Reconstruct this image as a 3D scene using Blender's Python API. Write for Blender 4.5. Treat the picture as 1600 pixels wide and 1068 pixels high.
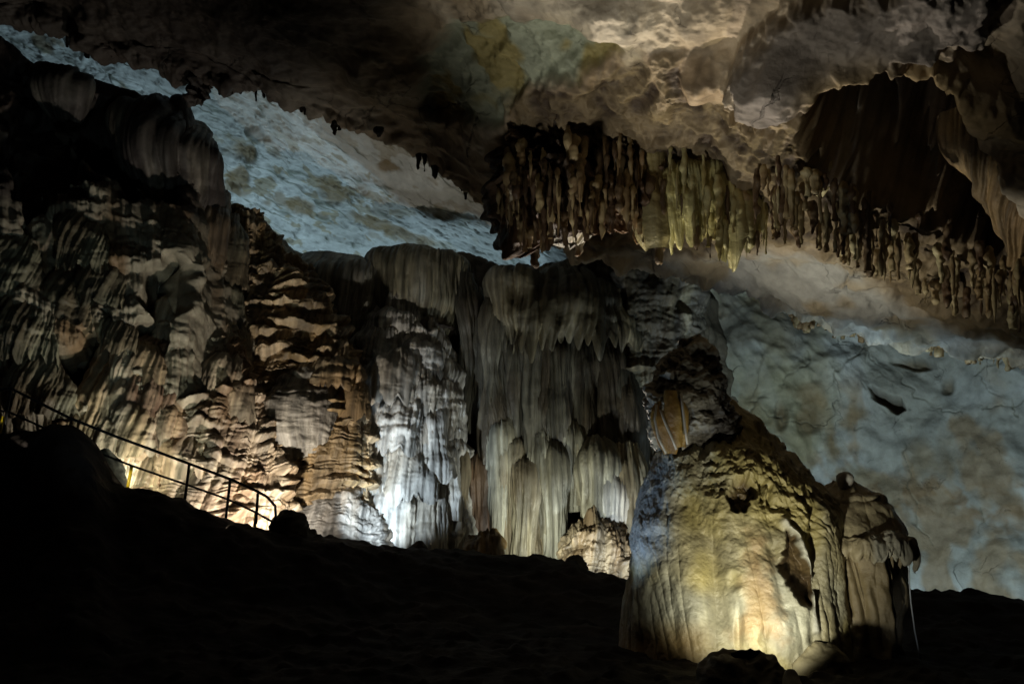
import bpy, bmesh, math, random
import numpy as np
from mathutils import Vector, Matrix

# ------------------------------------------------------------------ scene, camera, world
S = bpy.context.scene
for o in list(bpy.data.objects):
    bpy.data.objects.remove(o)
COL = S.collection
FPX, PITCH, EYE = 1244.0, math.radians(12.0), np.array([0.0, 0.0, 1.7])   # 28 mm lens, photo 1600x1068
CP, SP = math.cos(PITCH), math.sin(PITCH)
cd = bpy.data.cameras.new('camera')
cd.lens = 28.0
cd.sensor_width = 36.0
cd.clip_end = 300
cam = bpy.data.objects.new('camera', cd)
COL.objects.link(cam)
cam.location = EYE
cam.rotation_euler = (math.pi / 2 + PITCH, 0, 0)
S.camera = cam

w = bpy.data.worlds.new('World')
S.world = w
w.use_nodes = True
bg = w.node_tree.nodes['Background']
bg.inputs[0].default_value = (0.30, 0.25, 0.75, 1)
bg.inputs[1].default_value = 0.0011
S.view_settings.view_transform = 'Standard'
S.view_settings.look = 'None'
S.view_settings.exposure = 0.0
S.view_settings.gamma = 1.0
S.cycles.max_bounces = 5
S.cycles.diffuse_bounces = 3
S.cycles.use_denoising = True
S.cycles.sample_clamp_indirect = 4.0


def at(px, py, d):
    """world point seen at pixel px,py of the photo at distance d (metres along y)"""
    x = (np.asarray(px, float) - 800) / FPX
    z = -(np.asarray(py, float) - 534) / FPX
    dy = CP - z * SP
    dz = SP + z * CP
    d = np.asarray(d, float)
    return np.stack([x / dy * d, d + 0 * x, EYE[2] + dz / dy * d], -1)


def slope(py):
    z = -(np.asarray(py, float) - 534) / FPX
    return (SP + z * CP) / (CP - z * SP)


def project(P):
    v = P - EYE
    f = v[..., 1] * CP + v[..., 2] * SP
    u = -v[..., 1] * SP + v[..., 2] * CP
    return 800 + FPX * v[..., 0] / f, 534 - FPX * u / f


def spot(name, p, tgt, watts, col, deg, blend=0.5, r=0.08):
    l = bpy.data.lights.new(name, 'SPOT')
    l.energy = watts
    l.color = col
    l.spot_size = math.radians(deg)
    l.spot_blend = blend
    l.shadow_soft_size = r
    o = bpy.data.objects.new(name, l)
    COL.objects.link(o)
    o.location = p
    o.rotation_euler = (Vector(tgt) - Vector(p)).to_track_quat('-Z', 'Y').to_euler()
    return o


# pale far slab: one tilted plane
nS = np.array([-0.27327586, -0.3124887, -0.90976432])
kS = nS @ at(330, 200, 21.9)


def on_slab(px, py):
    D = at(px, py, 1.0) - EYE
    return EYE + D * ((kS - nS @ EYE) / (D @ nS))


WARM, NEUT, COOL, BLUE = (1, .90, .76), (.96, .98, 1.0), (.72, .88, 1.0), (.56, .82, 1.0)
YELL = (1.0, .88, .55)
# the cave's floodlights, mostly behind the ridge, rocks or formations, and added fill spots
spot('lamp_cascade', at(425, 842, 15.5), at(350, 630, 18.5), 660, (1, .92, .80), 135, .6)
spot('lamp_fan', at(215, 775, 15.2), at(150, 560, 17.5), 150, (.92, 1, .84), 140, .8)
spot('lamp_column', at(540, 866, 16.6), at(660, 705, 21), 760, (.72, .87, 1.0), 62, .7)
spot('lamp_pillars', at(835, 882, 17.9), at(870, 740, 21.5), 310, (.96, 1, .86), 112, .9)
spot('lamp_corner', at(965, 915, 18.0), at(930, 680, 21.0), 260, (.85, .95, 1.0), 120, .8)
spot('lamp_slab', (-7.5, 26.0, 2.5), on_slab(440, 290), 1400, BLUE, 140, .5, .3)
spot('lamp_slab_end', (-10.6, 21.6, 7.5), on_slab(190, 110), 200, BLUE, 150, .5, .2)
spot('lamp_slab_right', (-1.0, 26.2, 2.0), on_slab(680, 350), 620, BLUE, 120, .5, .3)
spot('lamp_stalagmite', at(1182, 1040, 9.0), at(1178, 880, 11.3), 335, (1, .97, .80), 86, .95, .05)
spot('lamp_flank', at(885, 992, 11.0), at(1022, 750, 11.9), 110, (.55, .74, 1.0), 50, .8)
spot('lamp_stair', at(90, 750, 13.0), at(35, 806, 12.4), 70, (1, .42, .10), 50, .9, .03)
spot('fill_post', at(165, 742, 13.5), at(202, 748, 14.65), 45, (1, .9, .6), 20, .6, .02)  # unseen spot added to light the upper yellow post
spot('fill_post_low', at(352, 822, 13.9), at(398, 816, 14.9), 40, (1, .9, .6), 15, .6, .02)  # unseen spot added for the lower yellow post
spot('fill_post_high', at(50, 705, 13.2), at(3, 658, 14.2), 60, (1, .95, .75), 14, .6, .02)  # unseen spot added for the yellow post at the left edge
spot('lamp_stalactites', at(1080, 930, 15.6), at(1085, 330, 12.8), 1200, YELL, 36, .8)
spot('fill_cluster', at(900, 930, 15.8), at(900, 310, 13.4), 800, (1, .90, .74), 34, .8)  # fill added below the stalactite cluster to brighten it
spot('fill_belt', (2.4, 13.3, .3), (4.9, 13.0, 5.8), 1250, (1, .93, .76), 66, .9)  # warm fill added to brighten the stalactite belt
spot('lamp_ceiling', at(930, 900, 17.3), at(1010, 70, 8.6), 3800, (1, .88, .74), 50, .8, .15)
spot('fill_ceiling', (-1.0, 8.8, .4), at(990, 110, 9.5), 1450, (1.0, .94, .80), 64, 1.0, .25)  # soft front fill added to brighten the ceiling
spot('lamp_right_wall', at(1290, 975, 15.4), at(1400, 640, 22.5), 2300, (.66, .88, 1.0), 110, .5)
spot('fill_trickle', at(1385, 1062, 9.2), at(1430, 960, 10.9), 9, (.9, .95, 1), 26, .6, .03)  # small unseen spot added to make the trickle show
spot('fill_left', (-5.5, 11.5, 1.7), at(130, 400, 17.5), 90, (.66, .95, 1.0), 58, 1.0, .3)  # weak cool fill added for the upper left wall


# ------------------------------------------------------------------ noise
def _tab(seed):
    r = np.random.RandomState(seed)
    perm = r.permutation(256).astype(np.int32)
    g = r.normal(size=(256, 3)).astype(np.float32)
    g /= np.linalg.norm(g, axis=1)[:, None]
    return np.concatenate([perm, perm]), g


PERM, GRAD = _tab(7)


def pn(x, y=0.0, z=0.0, seed=0):
    x, y, z = np.broadcast_arrays(np.asarray(x, np.float32), np.asarray(y, np.float32), np.asarray(z, np.float32))
    x = x + seed * 17.31
    y = y + seed * 5.77
    z = z + seed * 9.13
    xi, yi, zi = np.floor(x), np.floor(y), np.floor(z)
    xf, yf, zf = x - xi, y - yi, z - zi
    X, Y, Z = xi.astype(np.int32) & 255, yi.astype(np.int32) & 255, zi.astype(np.int32) & 255
    fu = xf * xf * xf * (xf * (xf * 6 - 15) + 10)
    fv = yf * yf * yf * (yf * (yf * 6 - 15) + 10)
    fw = zf * zf * zf * (zf * (zf * 6 - 15) + 10)
    X1, Y1, Z1 = (X + 1) & 255, (Y + 1) & 255, (Z + 1) & 255

    def g(a, b, c, dx, dy, dz):
        h = PERM[PERM[PERM[a] + b] + c]
        G = GRAD[h]
        return G[..., 0] * dx + G[..., 1] * dy + G[..., 2] * dz
    x00 = g(X, Y, Z, xf, yf, zf)
    x00 = x00 + fu * (g(X1, Y, Z, xf - 1, yf, zf) - x00)
    x10 = g(X, Y1, Z, xf, yf - 1, zf)
    x10 = x10 + fu * (g(X1, Y1, Z, xf - 1, yf - 1, zf) - x10)
    x01 = g(X, Y, Z1, xf, yf, zf - 1)
    x01 = x01 + fu * (g(X1, Y, Z1, xf - 1, yf, zf - 1) - x01)
    x11 = g(X, Y1, Z1, xf, yf - 1, zf - 1)
    x11 = x11 + fu * (g(X1, Y1, Z1, xf - 1, yf - 1, zf - 1) - x11)
    y0 = x00 + fv * (x10 - x00)
    y1 = x01 + fv * (x11 - x01)
    return (y0 + fw * (y1 - y0)) * 1.5


def fbm(x, y, z, o=4, seed=0, gain=.5):
    t, a, f = 0, 1.0, 1.0
    for k in range(o):
        t = t + a * pn(x * f, y * f, z * f, seed + k)
        a *= gain
        f *= 2.03
    return t


def ridged(x, y, z, o=4, seed=0, gain=.5):
    t, a, f = 0, 1.0, 1.0
    for k in range(o):
        t = t + a * (1 - 2 * np.abs(pn(x * f, y * f, z * f, seed + k)))
        a *= gain
        f *= 2.1
    return t


def sm(a, b, x):
    t = np.clip((x - a) / (b - a), 0, 1)
    return t * t * (3 - 2 * t)


def flutes(s, z, f, seed=0, st=.05, warp=.22):
    """rounded vertical ribs with sharp valleys: 0 in the valley, about .8 on the rib"""
    q = s + warp * pn(s * .7, z * .3, 0, seed + 50)
    return np.sqrt(np.abs(pn(q * f, z * f * st, 0, seed)) + .0015)


def terrace(s, z, lam, seed=0, warp=.9, drip=.3, ff=4.5):
    """draped shelves: each grows outwards towards its dripping lower lip, then undercuts"""
    fl = flutes(s, z * .5, ff, seed + 3)
    q = .32 / lam
    ph = (z / lam + warp * pn(s * .9 * q, z * .9 * q, 0, seed) + 1.3 * warp * pn(s * .33, z * .33, 0, seed + 8)
          + .75 * np.abs(pn(s * 2.3 * q, z * 1.2 * q, 0, seed + 1)) - drip * fl)
    k = np.floor(ph)
    f = ph - k
    h = np.clip(.35 + 1.5 * pn(s * 1.7 * q + k * 7.31, k * 3.17, 0, seed + 2), .03, 1.3)
    pr = np.where(f < .38, np.sin(f / .38 * math.pi / 2), np.cos(np.clip((f - .38) / .62, 0, 1) * math.pi / 2) ** 1.4)
    return h * pr + .30 * fl * (1 - .6 * f), f


def ell(px, py, cx, cy, rx, ry, rot=0, soft=.35, wob=0.0, seed=0):
    c, s_ = math.cos(math.radians(rot)), math.sin(math.radians(rot))
    dx, dy = px - cx, py - cy
    u = (dx * c + dy * s_) / rx
    v = (-dx * s_ + dy * c) / ry
    r = np.sqrt(u * u + v * v)
    if wob:
        r = r + wob * fbm(px * .02, py * .02, 0, 3, seed)
    return sm(1 + soft, 1 - soft, r)


def poly(px, py, pts, soft=12.0, wob=0.0, seed=0):
    """soft mask of a polygon"""
    pts = np.asarray(pts, float)
    n = len(pts)
    ins = np.zeros(px.shape, bool)
    d2 = np.full(px.shape, 1e12)
    for i in range(n):
        x0, y0 = pts[i]
        x1, y1 = pts[(i + 1) % n]
        ex, ey = x1 - x0, y1 - y0
        t = np.clip(((px - x0) * ex + (py - y0) * ey) / (ex * ex + ey * ey), 0, 1)
        d2 = np.minimum(d2, (px - x0 - t * ex) ** 2 + (py - y0 - t * ey) ** 2)
        c = ((y0 > py) != (y1 > py)) & (px < ex * (py - y0) / (ey if ey else 1e-9) + x0)
        ins ^= c
    sd = np.sqrt(d2) * np.where(ins, 1, -1)
    if wob:
        sd = sd + wob * fbm(px * .03, py * .03, 0, 3, seed)
    return sm(-soft, soft, sd)


def seg(px, py, pts, wd, wob=0.0, seed=0):
    """mask of a polyline of half width wd pixels"""
    if wob:
        px = px + wob * fbm(px * .03, py * .03, 3.3, 3, seed)
        py = py + wob * fbm(px * .03, py * .03, 8.3, 3, seed)
    d2 = np.full(px.shape, 1e12)
    for (x0, y0), (x1, y1) in zip(pts[:-1], pts[1:]):
        ex, ey = x1 - x0, y1 - y0
        t = np.clip(((px - x0) * ex + (py - y0) * ey) / (ex * ex + ey * ey), 0, 1)
        d2 = np.minimum(d2, (px - x0 - t * ex) ** 2 + (py - y0 - t * ey) ** 2)
    return np.exp(-d2 / (wd * wd))


def herm(xs, Y, q):
    """Catmull-Rom through Y (n, ...) at xs, read at q"""
    xs = np.asarray(xs, float)
    Y = np.asarray(Y, float)
    n = len(xs)
    m = np.zeros_like(Y)
    sh = (-1,) + (1,) * (Y.ndim - 1)
    h = np.diff(xs).reshape(sh)
    dl = np.diff(Y, axis=0) / h
    if n > 2:
        m[1:-1] = (dl[:-1] * h[1:] + dl[1:] * h[:-1]) / (h[1:] + h[:-1])
    m[0], m[-1] = dl[0], dl[-1]
    i = np.clip(np.searchsorted(xs, q, side='right') - 1, 0, n - 2)
    hh = (xs[i + 1] - xs[i])
    t = ((q - xs[i]) / hh).reshape(sh)
    hh = hh.reshape(sh)
    return ((2 * t ** 3 - 3 * t ** 2 + 1) * Y[i] + (t ** 3 - 2 * t ** 2 + t) * hh * m[i]
            + (-2 * t ** 3 + 3 * t ** 2) * Y[i + 1] + (t ** 3 - t ** 2) * hh * m[i + 1])


# ------------------------------------------------------------------ materials
def rock_material(name, rough=.6, bump=.5, scale=9.0, spec=.4, grain=.35, coat=0.0, stretch=1.0):
    m = bpy.data.materials.new(name)
    m.use_nodes = True
    nt = m.node_tree
    N, L = nt.nodes, nt.links
    b = N['Principled BSDF']
    at_ = N.new('ShaderNodeAttribute')
    at_.attribute_name = 'tint'
    tc = N.new('ShaderNodeTexCoord')
    n1 = N.new('ShaderNodeTexNoise')
    n1.inputs['Scale'].default_value = scale * .35
    n1.inputs['Detail'].default_value = 8
    n1.inputs['Roughness'].default_value = .65
    n2 = N.new('ShaderNodeTexNoise')
    n2.inputs['Scale'].default_value = scale * 2.2
    n2.inputs['Detail'].default_value = 6
    n2.inputs['Roughness'].default_value = .7
    mp = N.new('ShaderNodeMapping')
    mp.inputs['Scale'].default_value = (1, 1, stretch)      # runnels: grain drawn out downwards
    L.new(tc.outputs['Object'], mp.inputs['Vector'])
    for n in (n1, n2):
        L.new(mp.outputs[0], n.inputs['Vector'])
    mr = N.new('ShaderNodeMapRange')
    mr.inputs[1].default_value = .3
    mr.inputs[2].default_value = .7
    mr.inputs[3].default_value = 1 - grain
    mr.inputs[4].default_value = 1 + grain
    L.new(n1.outputs[0], mr.inputs[0])
    mx = N.new('ShaderNodeVectorMath')
    mx.operation = 'SCALE'
    L.new(at_.outputs['Color'], mx.inputs[0])
    L.new(mr.outputs[0], mx.inputs['Scale'])
    L.new(mx.outputs[0], b.inputs['Base Color'])
    bp = N.new('ShaderNodeBump')
    bp.inputs['Strength'].default_value = bump
    bp.inputs['Distance'].default_value = .03
    L.new(n2.outputs[0], bp.inputs['Height'])
    L.new(bp.outputs[0], b.inputs['Normal'])
    r2 = N.new('ShaderNodeMapRange')
    r2.inputs[1].default_value = .3
    r2.inputs[2].default_value = .7
    r2.inputs[3].default_value = min(1, rough + .15)
    r2.inputs[4].default_value = max(.08, rough - .15)
    L.new(n1.outputs[0], r2.inputs[0])
    L.new(r2.outputs[0], b.inputs['Roughness'])
    b.inputs['Specular IOR Level'].default_value = spec
    if coat:
        b.inputs['Coat Weight'].default_value = coat
        b.inputs['Coat Roughness'].default_value = .25
    return m


def plain_material(name, col, rough=.5, metal=0.0, trans=0.0):
    m = bpy.data.materials.new(name)
    m.use_nodes = True
    b = m.node_tree.nodes['Principled BSDF']
    n = m.node_tree.nodes.new('ShaderNodeTexNoise')
    n.inputs['Scale'].default_value = 14
    r = m.node_tree.nodes.new('ShaderNodeValToRGB')
    r.color_ramp.elements[0].color = (*[c * .7 for c in col], 1)
    r.color_ramp.elements[1].color = (*[min(1, c * 1.15) for c in col], 1)
    m.node_tree.links.new(n.outputs[0], r.inputs[0])
    m.node_tree.links.new(r.outputs[0], b.inputs['Base Color'])
    b.inputs['Roughness'].default_value = rough
    b.inputs['Metallic'].default_value = metal
    b.inputs['Transmission Weight'].default_value = trans
    return m


M_ROCK = rock_material('limestone', .62, .55, 9)
M_SLAB = rock_material('pale limestone', .7, .5, 5, .3, .18)
def add_cracks(m, scale=.55, dark=.35):
    nt = m.node_tree
    N, L = nt.nodes, nt.links
    b = N['Principled BSDF']
    tc = N.new('ShaderNodeTexCoord')
    wn = N.new('ShaderNodeTexNoise')
    wn.inputs['Scale'].default_value = 1.3
    wn.inputs['Detail'].default_value = 6
    add = N.new('ShaderNodeVectorMath')
    add.operation = 'MULTIPLY_ADD'
    add.inputs[1].default_value = (.9, .9, .9)
    L.new(tc.outputs['Object'], wn.inputs['Vector'])
    L.new(wn.outputs['Color'], add.inputs[0])
    L.new(tc.outputs['Object'], add.inputs[2])
    cm = None
    for sc, wd_, lo in ((scale, .014, .54), (scale * 3.1, .010, .58)):
        v = N.new('ShaderNodeTexVoronoi')
        v.feature = 'DISTANCE_TO_EDGE'
        v.inputs['Scale'].default_value = sc
        L.new(add.outputs[0], v.inputs['Vector'])
        r = N.new('ShaderNodeMapRange')
        r.inputs[1].default_value = 0
        r.inputs[2].default_value = wd_
        L.new(v.outputs['Distance'], r.inputs[0])
        mk = N.new('ShaderNodeTexNoise')
        mk.inputs['Scale'].default_value = sc * .9
        mk.inputs['Detail'].default_value = 3
        L.new(tc.outputs['Object'], mk.inputs['Vector'])
        mr = N.new('ShaderNodeMapRange')
        mr.inputs[1].default_value = lo
        mr.inputs[2].default_value = lo + .12
        L.new(mk.outputs[0], mr.inputs[0])
        mxx = N.new('ShaderNodeMath')
        mxx.operation = 'MAXIMUM'
        inv = N.new('ShaderNodeMath')
        inv.operation = 'SUBTRACT'
        inv.inputs[0].default_value = 1
        L.new(mr.outputs[0], inv.inputs[1])
        L.new(r.outputs[0], mxx.inputs[0])
        L.new(inv.outputs[0], mxx.inputs[1])
        if cm is None:
            cm = mxx
        else:
            mn = N.new('ShaderNodeMath')
            mn.operation = 'MULTIPLY'
            L.new(cm.outputs[0], mn.inputs[0])
            L.new(mxx.outputs[0], mn.inputs[1])
            cm = mn
    src = b.inputs['Base Color'].links[0].from_socket
    mr = N.new('ShaderNodeMapRange')
    mr.inputs[3].default_value = dark
    L.new(cm.outputs[0], mr.inputs[0])
    sc_ = N.new('ShaderNodeVectorMath')
    sc_.operation = 'SCALE'
    L.new(src, sc_.inputs[0])
    L.new(mr.outputs[0], sc_.inputs['Scale'])
    L.new(sc_.outputs[0], b.inputs['Base Color'])
    nb = N.new('ShaderNodeBump')
    nb.inputs['Strength'].default_value = .8
    nb.inputs['Distance'].default_value = .04
    L.new(cm.outputs[0], nb.inputs['Height'])
    old = b.inputs['Normal'].links[0].from_node
    L.new(nb.outputs[0], old.inputs['Normal'])
    return m


M_CRACK = add_cracks(rock_material('cracked pale limestone', .68, .6, 6, .35, .26), .5, .5)
M_WET = rock_material('wet flowstone', .40, .55, 14, .5, .25)
M_FLOW = rock_material('flowstone', .52, .55, 14, .45, .30, 0, .28)
M_SOIL = rock_material('dark cave floor', .85, .8, 4, .2, .3)
M_RAIL = plain_material('black painted steel', (.012, .012, .013), .45, .3)
M_YELL = plain_material('yellow painted steel', (.75, .55, .03), .4)
M_WATER = plain_material('falling water', (.8, .85, .9), .08)


# ------------------------------------------------------------------ mesh helpers
def tag(o, label=None, cat=None, group=None, kind=None):
    if cat and not kind:
        kind = 'thing'
    for k, v in (('label', label), ('category', cat), ('group', group), ('kind', kind)):
        if v:
            o[k] = v
    return o


def grid_mesh(name, P, col, mat, parent=None, wrap=False, flip=False):
    nv, nu = P.shape[:2]
    idx = np.arange(nv * nu, dtype=np.int32).reshape(nv, nu)
    if wrap:
        idx = np.concatenate([idx, idx[:, :1]], 1)
    a, b, c, d = idx[:-1, :-1], idx[:-1, 1:], idx[1:, 1:], idx[1:, :-1]
    q = np.stack([a, d, c, b] if flip else [a, b, c, d], -1).reshape(-1, 4)
    me = bpy.data.meshes.new(name)
    me.vertices.add(nv * nu)
    me.vertices.foreach_set('co', P.astype(np.float32).ravel())
    nf = len(q)
    me.loops.add(nf * 4)
    me.polygons.add(nf)
    me.loops.foreach_set('vertex_index', q.ravel())
    me.polygons.foreach_set('loop_start', np.arange(0, nf * 4, 4, dtype=np.int32))
    me.polygons.foreach_set('use_smooth', np.ones(nf, bool))
    me.update(calc_edges=True)
    ca = me.color_attributes.new('tint', 'FLOAT_COLOR', 'POINT')
    rgba = np.ones((nv * nu, 4), np.float32)
    rgba[:, :3] = np.clip(np.broadcast_to(col, P.shape).reshape(-1, 3), 0.003, .9)
    ca.data.foreach_set('color', rgba.ravel())
    me.materials.append(mat)
    o = bpy.data.objects.new(name, me)
    COL.objects.link(o)
    if parent:
        o.parent = parent
    return o


def normals(P, wrap=False):
    if wrap:
        Q = np.concatenate([P[:, -1:], P, P[:, :1]], 1)
        du = (Q[:, 2:] - Q[:, :-2])
    else:
        du = np.gradient(P, axis=1)
    dv = np.gradient(P, axis=0)
    n = np.cross(du, dv)
    ln = np.linalg.norm(n, axis=-1, keepdims=True)
    return n / np.maximum(ln, 1e-9)


def arc(P):
    s = np.linalg.norm(np.diff(P, axis=1), axis=-1).mean(0)
    s = np.concatenate([[0], np.cumsum(s)])
    t = np.linalg.norm(np.diff(P, axis=0), axis=-1).mean(1)
    t = np.concatenate([[0], np.cumsum(t)])
    return np.broadcast_to(s[None, :], P.shape[:2]), np.broadcast_to(t[:, None], P.shape[:2])


SURF = {}


class G:      # what a displacement function may read
    pass


def sheet(name, rows, ur, uc, nu, nv, mat, fn, vq=None):
    """surface through a grid of world points, displaced along its normal towards the viewer by fn"""
    C = np.asarray(rows, float)
    A = herm(uc, np.swapaxes(C, 0, 1), np.linspace(uc[0], uc[-1], nu))       # nu, nr, 3
    P = herm(ur, np.swapaxes(A, 0, 1), np.linspace(ur[0], ur[-1], nv) if vq is None else vq)
    n = normals(P)
    to = EYE - P
    if ((n * to).sum(-1)).mean() < 0:
        n = -n
    g = G()
    g.P, g.n = P, n
    g.px, g.py = project(P)
    g.s, g.t = arc(P)
    g.x, g.y, g.z = P[..., 0], P[..., 1], P[..., 2]
    disp, col = fn(g)
    if disp.ndim == 2:
        disp = n * disp[..., None]
    P = P + disp
    o = grid_mesh(name, P, col, mat)
    return o, P


def formation(name, rows, nu, nv, mat, fn, half=.62, closed=False, bulge=.7, parent=None, power=1.0, edge=.12):
    """a rounded mass standing out of the wall: rows of (py, left px, right px, distance[, bulge])"""
    R = np.array([list(r) + [bulge] * (5 - len(r)) for r in rows], float)
    vq = np.linspace(0, 1, nv)
    key = np.concatenate([[0], np.cumsum(np.hypot(np.diff(R[:, 0]), .35 * np.diff(R[:, 2] - R[:, 1])))])
    key /= key[-1]
    Q = herm(key, R, vq)
    if edge:
        e = hash(round(R[0, 1] * 7 + R[0, 0])) % 97
        ww = (Q[:, 2] - Q[:, 1])
        am = np.minimum(edge * ww, 9)
        Q[:, 1] += am * fbm(Q[:, 0] * .008, e, 0, 2, 5, .4)
        Q[:, 2] += am * fbm(Q[:, 0] * .008, e, 4.4, 2, 6, .4)
    L, Rr = at(Q[:, 1], Q[:, 0], Q[:, 3]), at(Q[:, 2], Q[:, 0], Q[:, 3])
    C = (L + Rr) / 2
    wd = np.maximum(np.linalg.norm(Rr - L, axis=1) / 2, .01)
    f = -(C.mean(0) - EYE)
    f[2] = 0
    f /= np.linalg.norm(f)
    lat = np.array([-f[1], f[0], 0.0])
    if lat[0] < 0:
        lat = -lat
    th = np.linspace(-math.pi, math.pi, nu, endpoint=False) if closed else np.linspace(-half * math.pi, half * math.pi, nu)
    sn, cs = np.sin(th), np.cos(th)
    if power != 1.0:
        cs = np.sign(cs) * np.abs(cs) ** power
    P = C[:, None, :] + lat * (wd[:, None] * sn)[..., None] + f * ((wd * Q[:, 4])[:, None] * cs)[..., None]
    n = normals(P, closed)
    ref = lat * sn[None, :, None] + f * cs[None, :, None]
    if (n * ref).sum(-1).mean() < 0:
        n = -n
    g = G()
    g.P, g.n = P, n
    g.px, g.py = project(P)
    g.a = np.broadcast_to(th[None, :] / math.pi, P.shape[:2])
    g.v = np.broadcast_to(vq[:, None], P.shape[:2])
    g.x, g.y, g.z = P[..., 0], P[..., 1], P[..., 2]
    g.s = th[None, :] * (wd.mean() * .6 + wd[:, None] * .4) * (.5 + .5 * R[:, 4].mean()) + C[:, :1]
    g.w = np.broadcast_to(wd[:, None], P.shape[:2])
    disp, col = fn(g)
    if disp.ndim == 2:
        disp = n * disp[..., None]
    P = P + disp
    o = grid_mesh(name, P, col, mat, parent, closed)
    SURF[o.name] = P
    return o


def rgb(*c):
    return np.array(c, np.float32)


def mix(a, b, t):
    return a + (b - a) * t[..., None]


TAN, BROWN, GREY, PALE = rgb(.30, .215, .13), rgb(.115, .08, .045), rgb(.30, .30, .27), rgb(.46, .44, .38)
DARK, OCHRE, OLIVE, RUST = rgb(.035, .028, .024), rgb(.28, .17, .06), rgb(.21, .20, .10), rgb(.16, .07, .03)

# ------------------------------------------------------------------ ground
gx = [-400, -150, 0, 60, 110, 150, 185, 240, 300, 350, 410, 500, 560, 620, 700, 780, 880, 920, 970, 1020, 1100, 1300, 1420, 1600, 1750, 2000]
gr = [640, 675, 693, 682, 670, 692, 752, 775, 798, 815, 832, 843, 853, 861, 864, 872, 876, 892, 908, 935, 965, 965, 930, 945, 950, 960]
gd = [13.5, 13.9, 14.2, 14.3, 14.4, 14.5, 14.5, 14.6, 14.7, 14.8, 15, 15.5, 16, 16.5, 17, 17.3, 17.3, 17.0, 16.5, 16, 15, 15, 14.8, 14.3, 14, 14]
rows = [[at(x, 1420, 4.4) for x in gx], [at(x, 1080, 8.7) for x in gx],
        [at(x, (1080 + r) / 2, (8.7 + d) / 2 + .2) for x, r, d in zip(gx, gr, gd)],
        [at(x, r, d) for x, r, d in zip(gx, gr, gd)]]
top = np.array(rows[3])
for dy, dz in ((.5, -.3), (2.0, -1.0), (5.0, -1.5), (11.0, -1.6)):
    rows.append(top + [0, dy, dz])


def f_ground(g):
    r = fbm(g.x * .9, g.y * .9, 0, 5, 3)
    k = sm(690, 760, g.py) * 0 + 1
    d = .10 * r + .10 * np.clip(fbm(g.x * 3, g.y * 3, 0, 3, 9), 0, 1)
    D = np.zeros(g.P.shape)
    D[..., 2] = d * k
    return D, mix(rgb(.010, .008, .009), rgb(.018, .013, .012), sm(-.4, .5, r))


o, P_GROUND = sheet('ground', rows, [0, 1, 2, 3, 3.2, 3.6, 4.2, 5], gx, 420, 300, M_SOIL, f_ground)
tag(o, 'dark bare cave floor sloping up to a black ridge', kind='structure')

# ------------------------------------------------------------------ ceilings
sx = [-350, -150, 0, 100, 250, 330, 420, 500, 600, 700, 800, 950, 1040, 1080]
s0 = [-130, -60, -30, -10, 40, 60, 80, 120, 150, 200, 250, 300, 330, 340]
s1 = [80, 110, 130, 150, 220, 420, 440, 450, 450, 450, 470, 480, 500, 520]
rows = [[on_slab(x, a + (b - a) * t) for x, a, b in zip(sx, s0, s1)] for t in (0, .33, .66, 1)]


def f_slab(g):
    x, y = g.x, g.y
    big = fbm(x * .35, y * .35, g.z * .35, 4, 11)
    q = x * .8 + y * .5                       # creases run along the bedding, down to the right
    u = x * .5 - y * .8
    cr = ridged(q * .45 + .3 * big, u * 1.3, 0, 4, 13)
    cr2 = ridged(q * 1.5 + .5 * big, u * 3.4, 2, 3, 14)
    fine = fbm(x * 2.6, y * 2.6, 0, 4, 17)
    chip = ridged(q * 2.2 + .5 * fine, u * 3.2, 0, 3, 18)
    d = .20 * big + .07 * np.clip(cr - .6, 0, 2) + .05 * fine + .015 * chip + .008 * fbm(x * 8, y * 8, 0, 2, 16)
    lump = sm(.15, .5, fbm(x * .9, y * .9, 1, 3, 19)) * sm(560, 330, g.px - .3 * (g.py - 300))
    d = d + .16 * lump
    c = mix(rgb(.42, .42, .38), rgb(.54, .54, .50), sm(-.4, .4, big))
    st = sm(.30, .52, fbm(x * .65 + 3, y * .65, 0, 4, 23))
    c = mix(c, rgb(.20, .14, .07), .8 * st * sm(980, 300, g.px))
    lines = sm(1.35, 1.75, cr)
    c = mix(c, rgb(.10, .11, .07), .75 * lines)
    c = mix(c, rgb(.13, .13, .09), .6 * sm(1.28, 1.5, cr2) * sm(-.1, .3, fbm(x * .6, y * .6, 7, 3, 20)))
    d = d - .03 * sm(1.2, 1.5, cr2)
    c = mix(c, rgb(.27, .21, .11), .7 * sm(.22, .34, fbm(x * 1.5 + 9, y * 1.5, 1, 4, 21)) * sm(900, 500, g.px) * sm(170, 260, g.py))
    for cx, cy, rx, ry in ((528, 300, 24, 16), (385, 240, 22, 14), (375, 272, 20, 15), (470, 315, 16, 12), (640, 365, 40, 12), (585, 345, 30, 10), (620, 262, 22, 8)):
        m = ell(g.px, g.py, cx, cy, rx * .9, ry * .9, 15, .4, .9, int(cx))
        c = mix(c, rgb(.20, .135, .06), .85 * m)
        d = d - .05 * m
    return d, c


o, P_SLAB = sheet('ceiling_slab', rows, [0, .33, .66, 1], sx, 900, 480, M_SLAB, f_slab)
tag(o, 'pale bluish sloping rock slab of the far cave ceiling', kind='structure')

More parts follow.
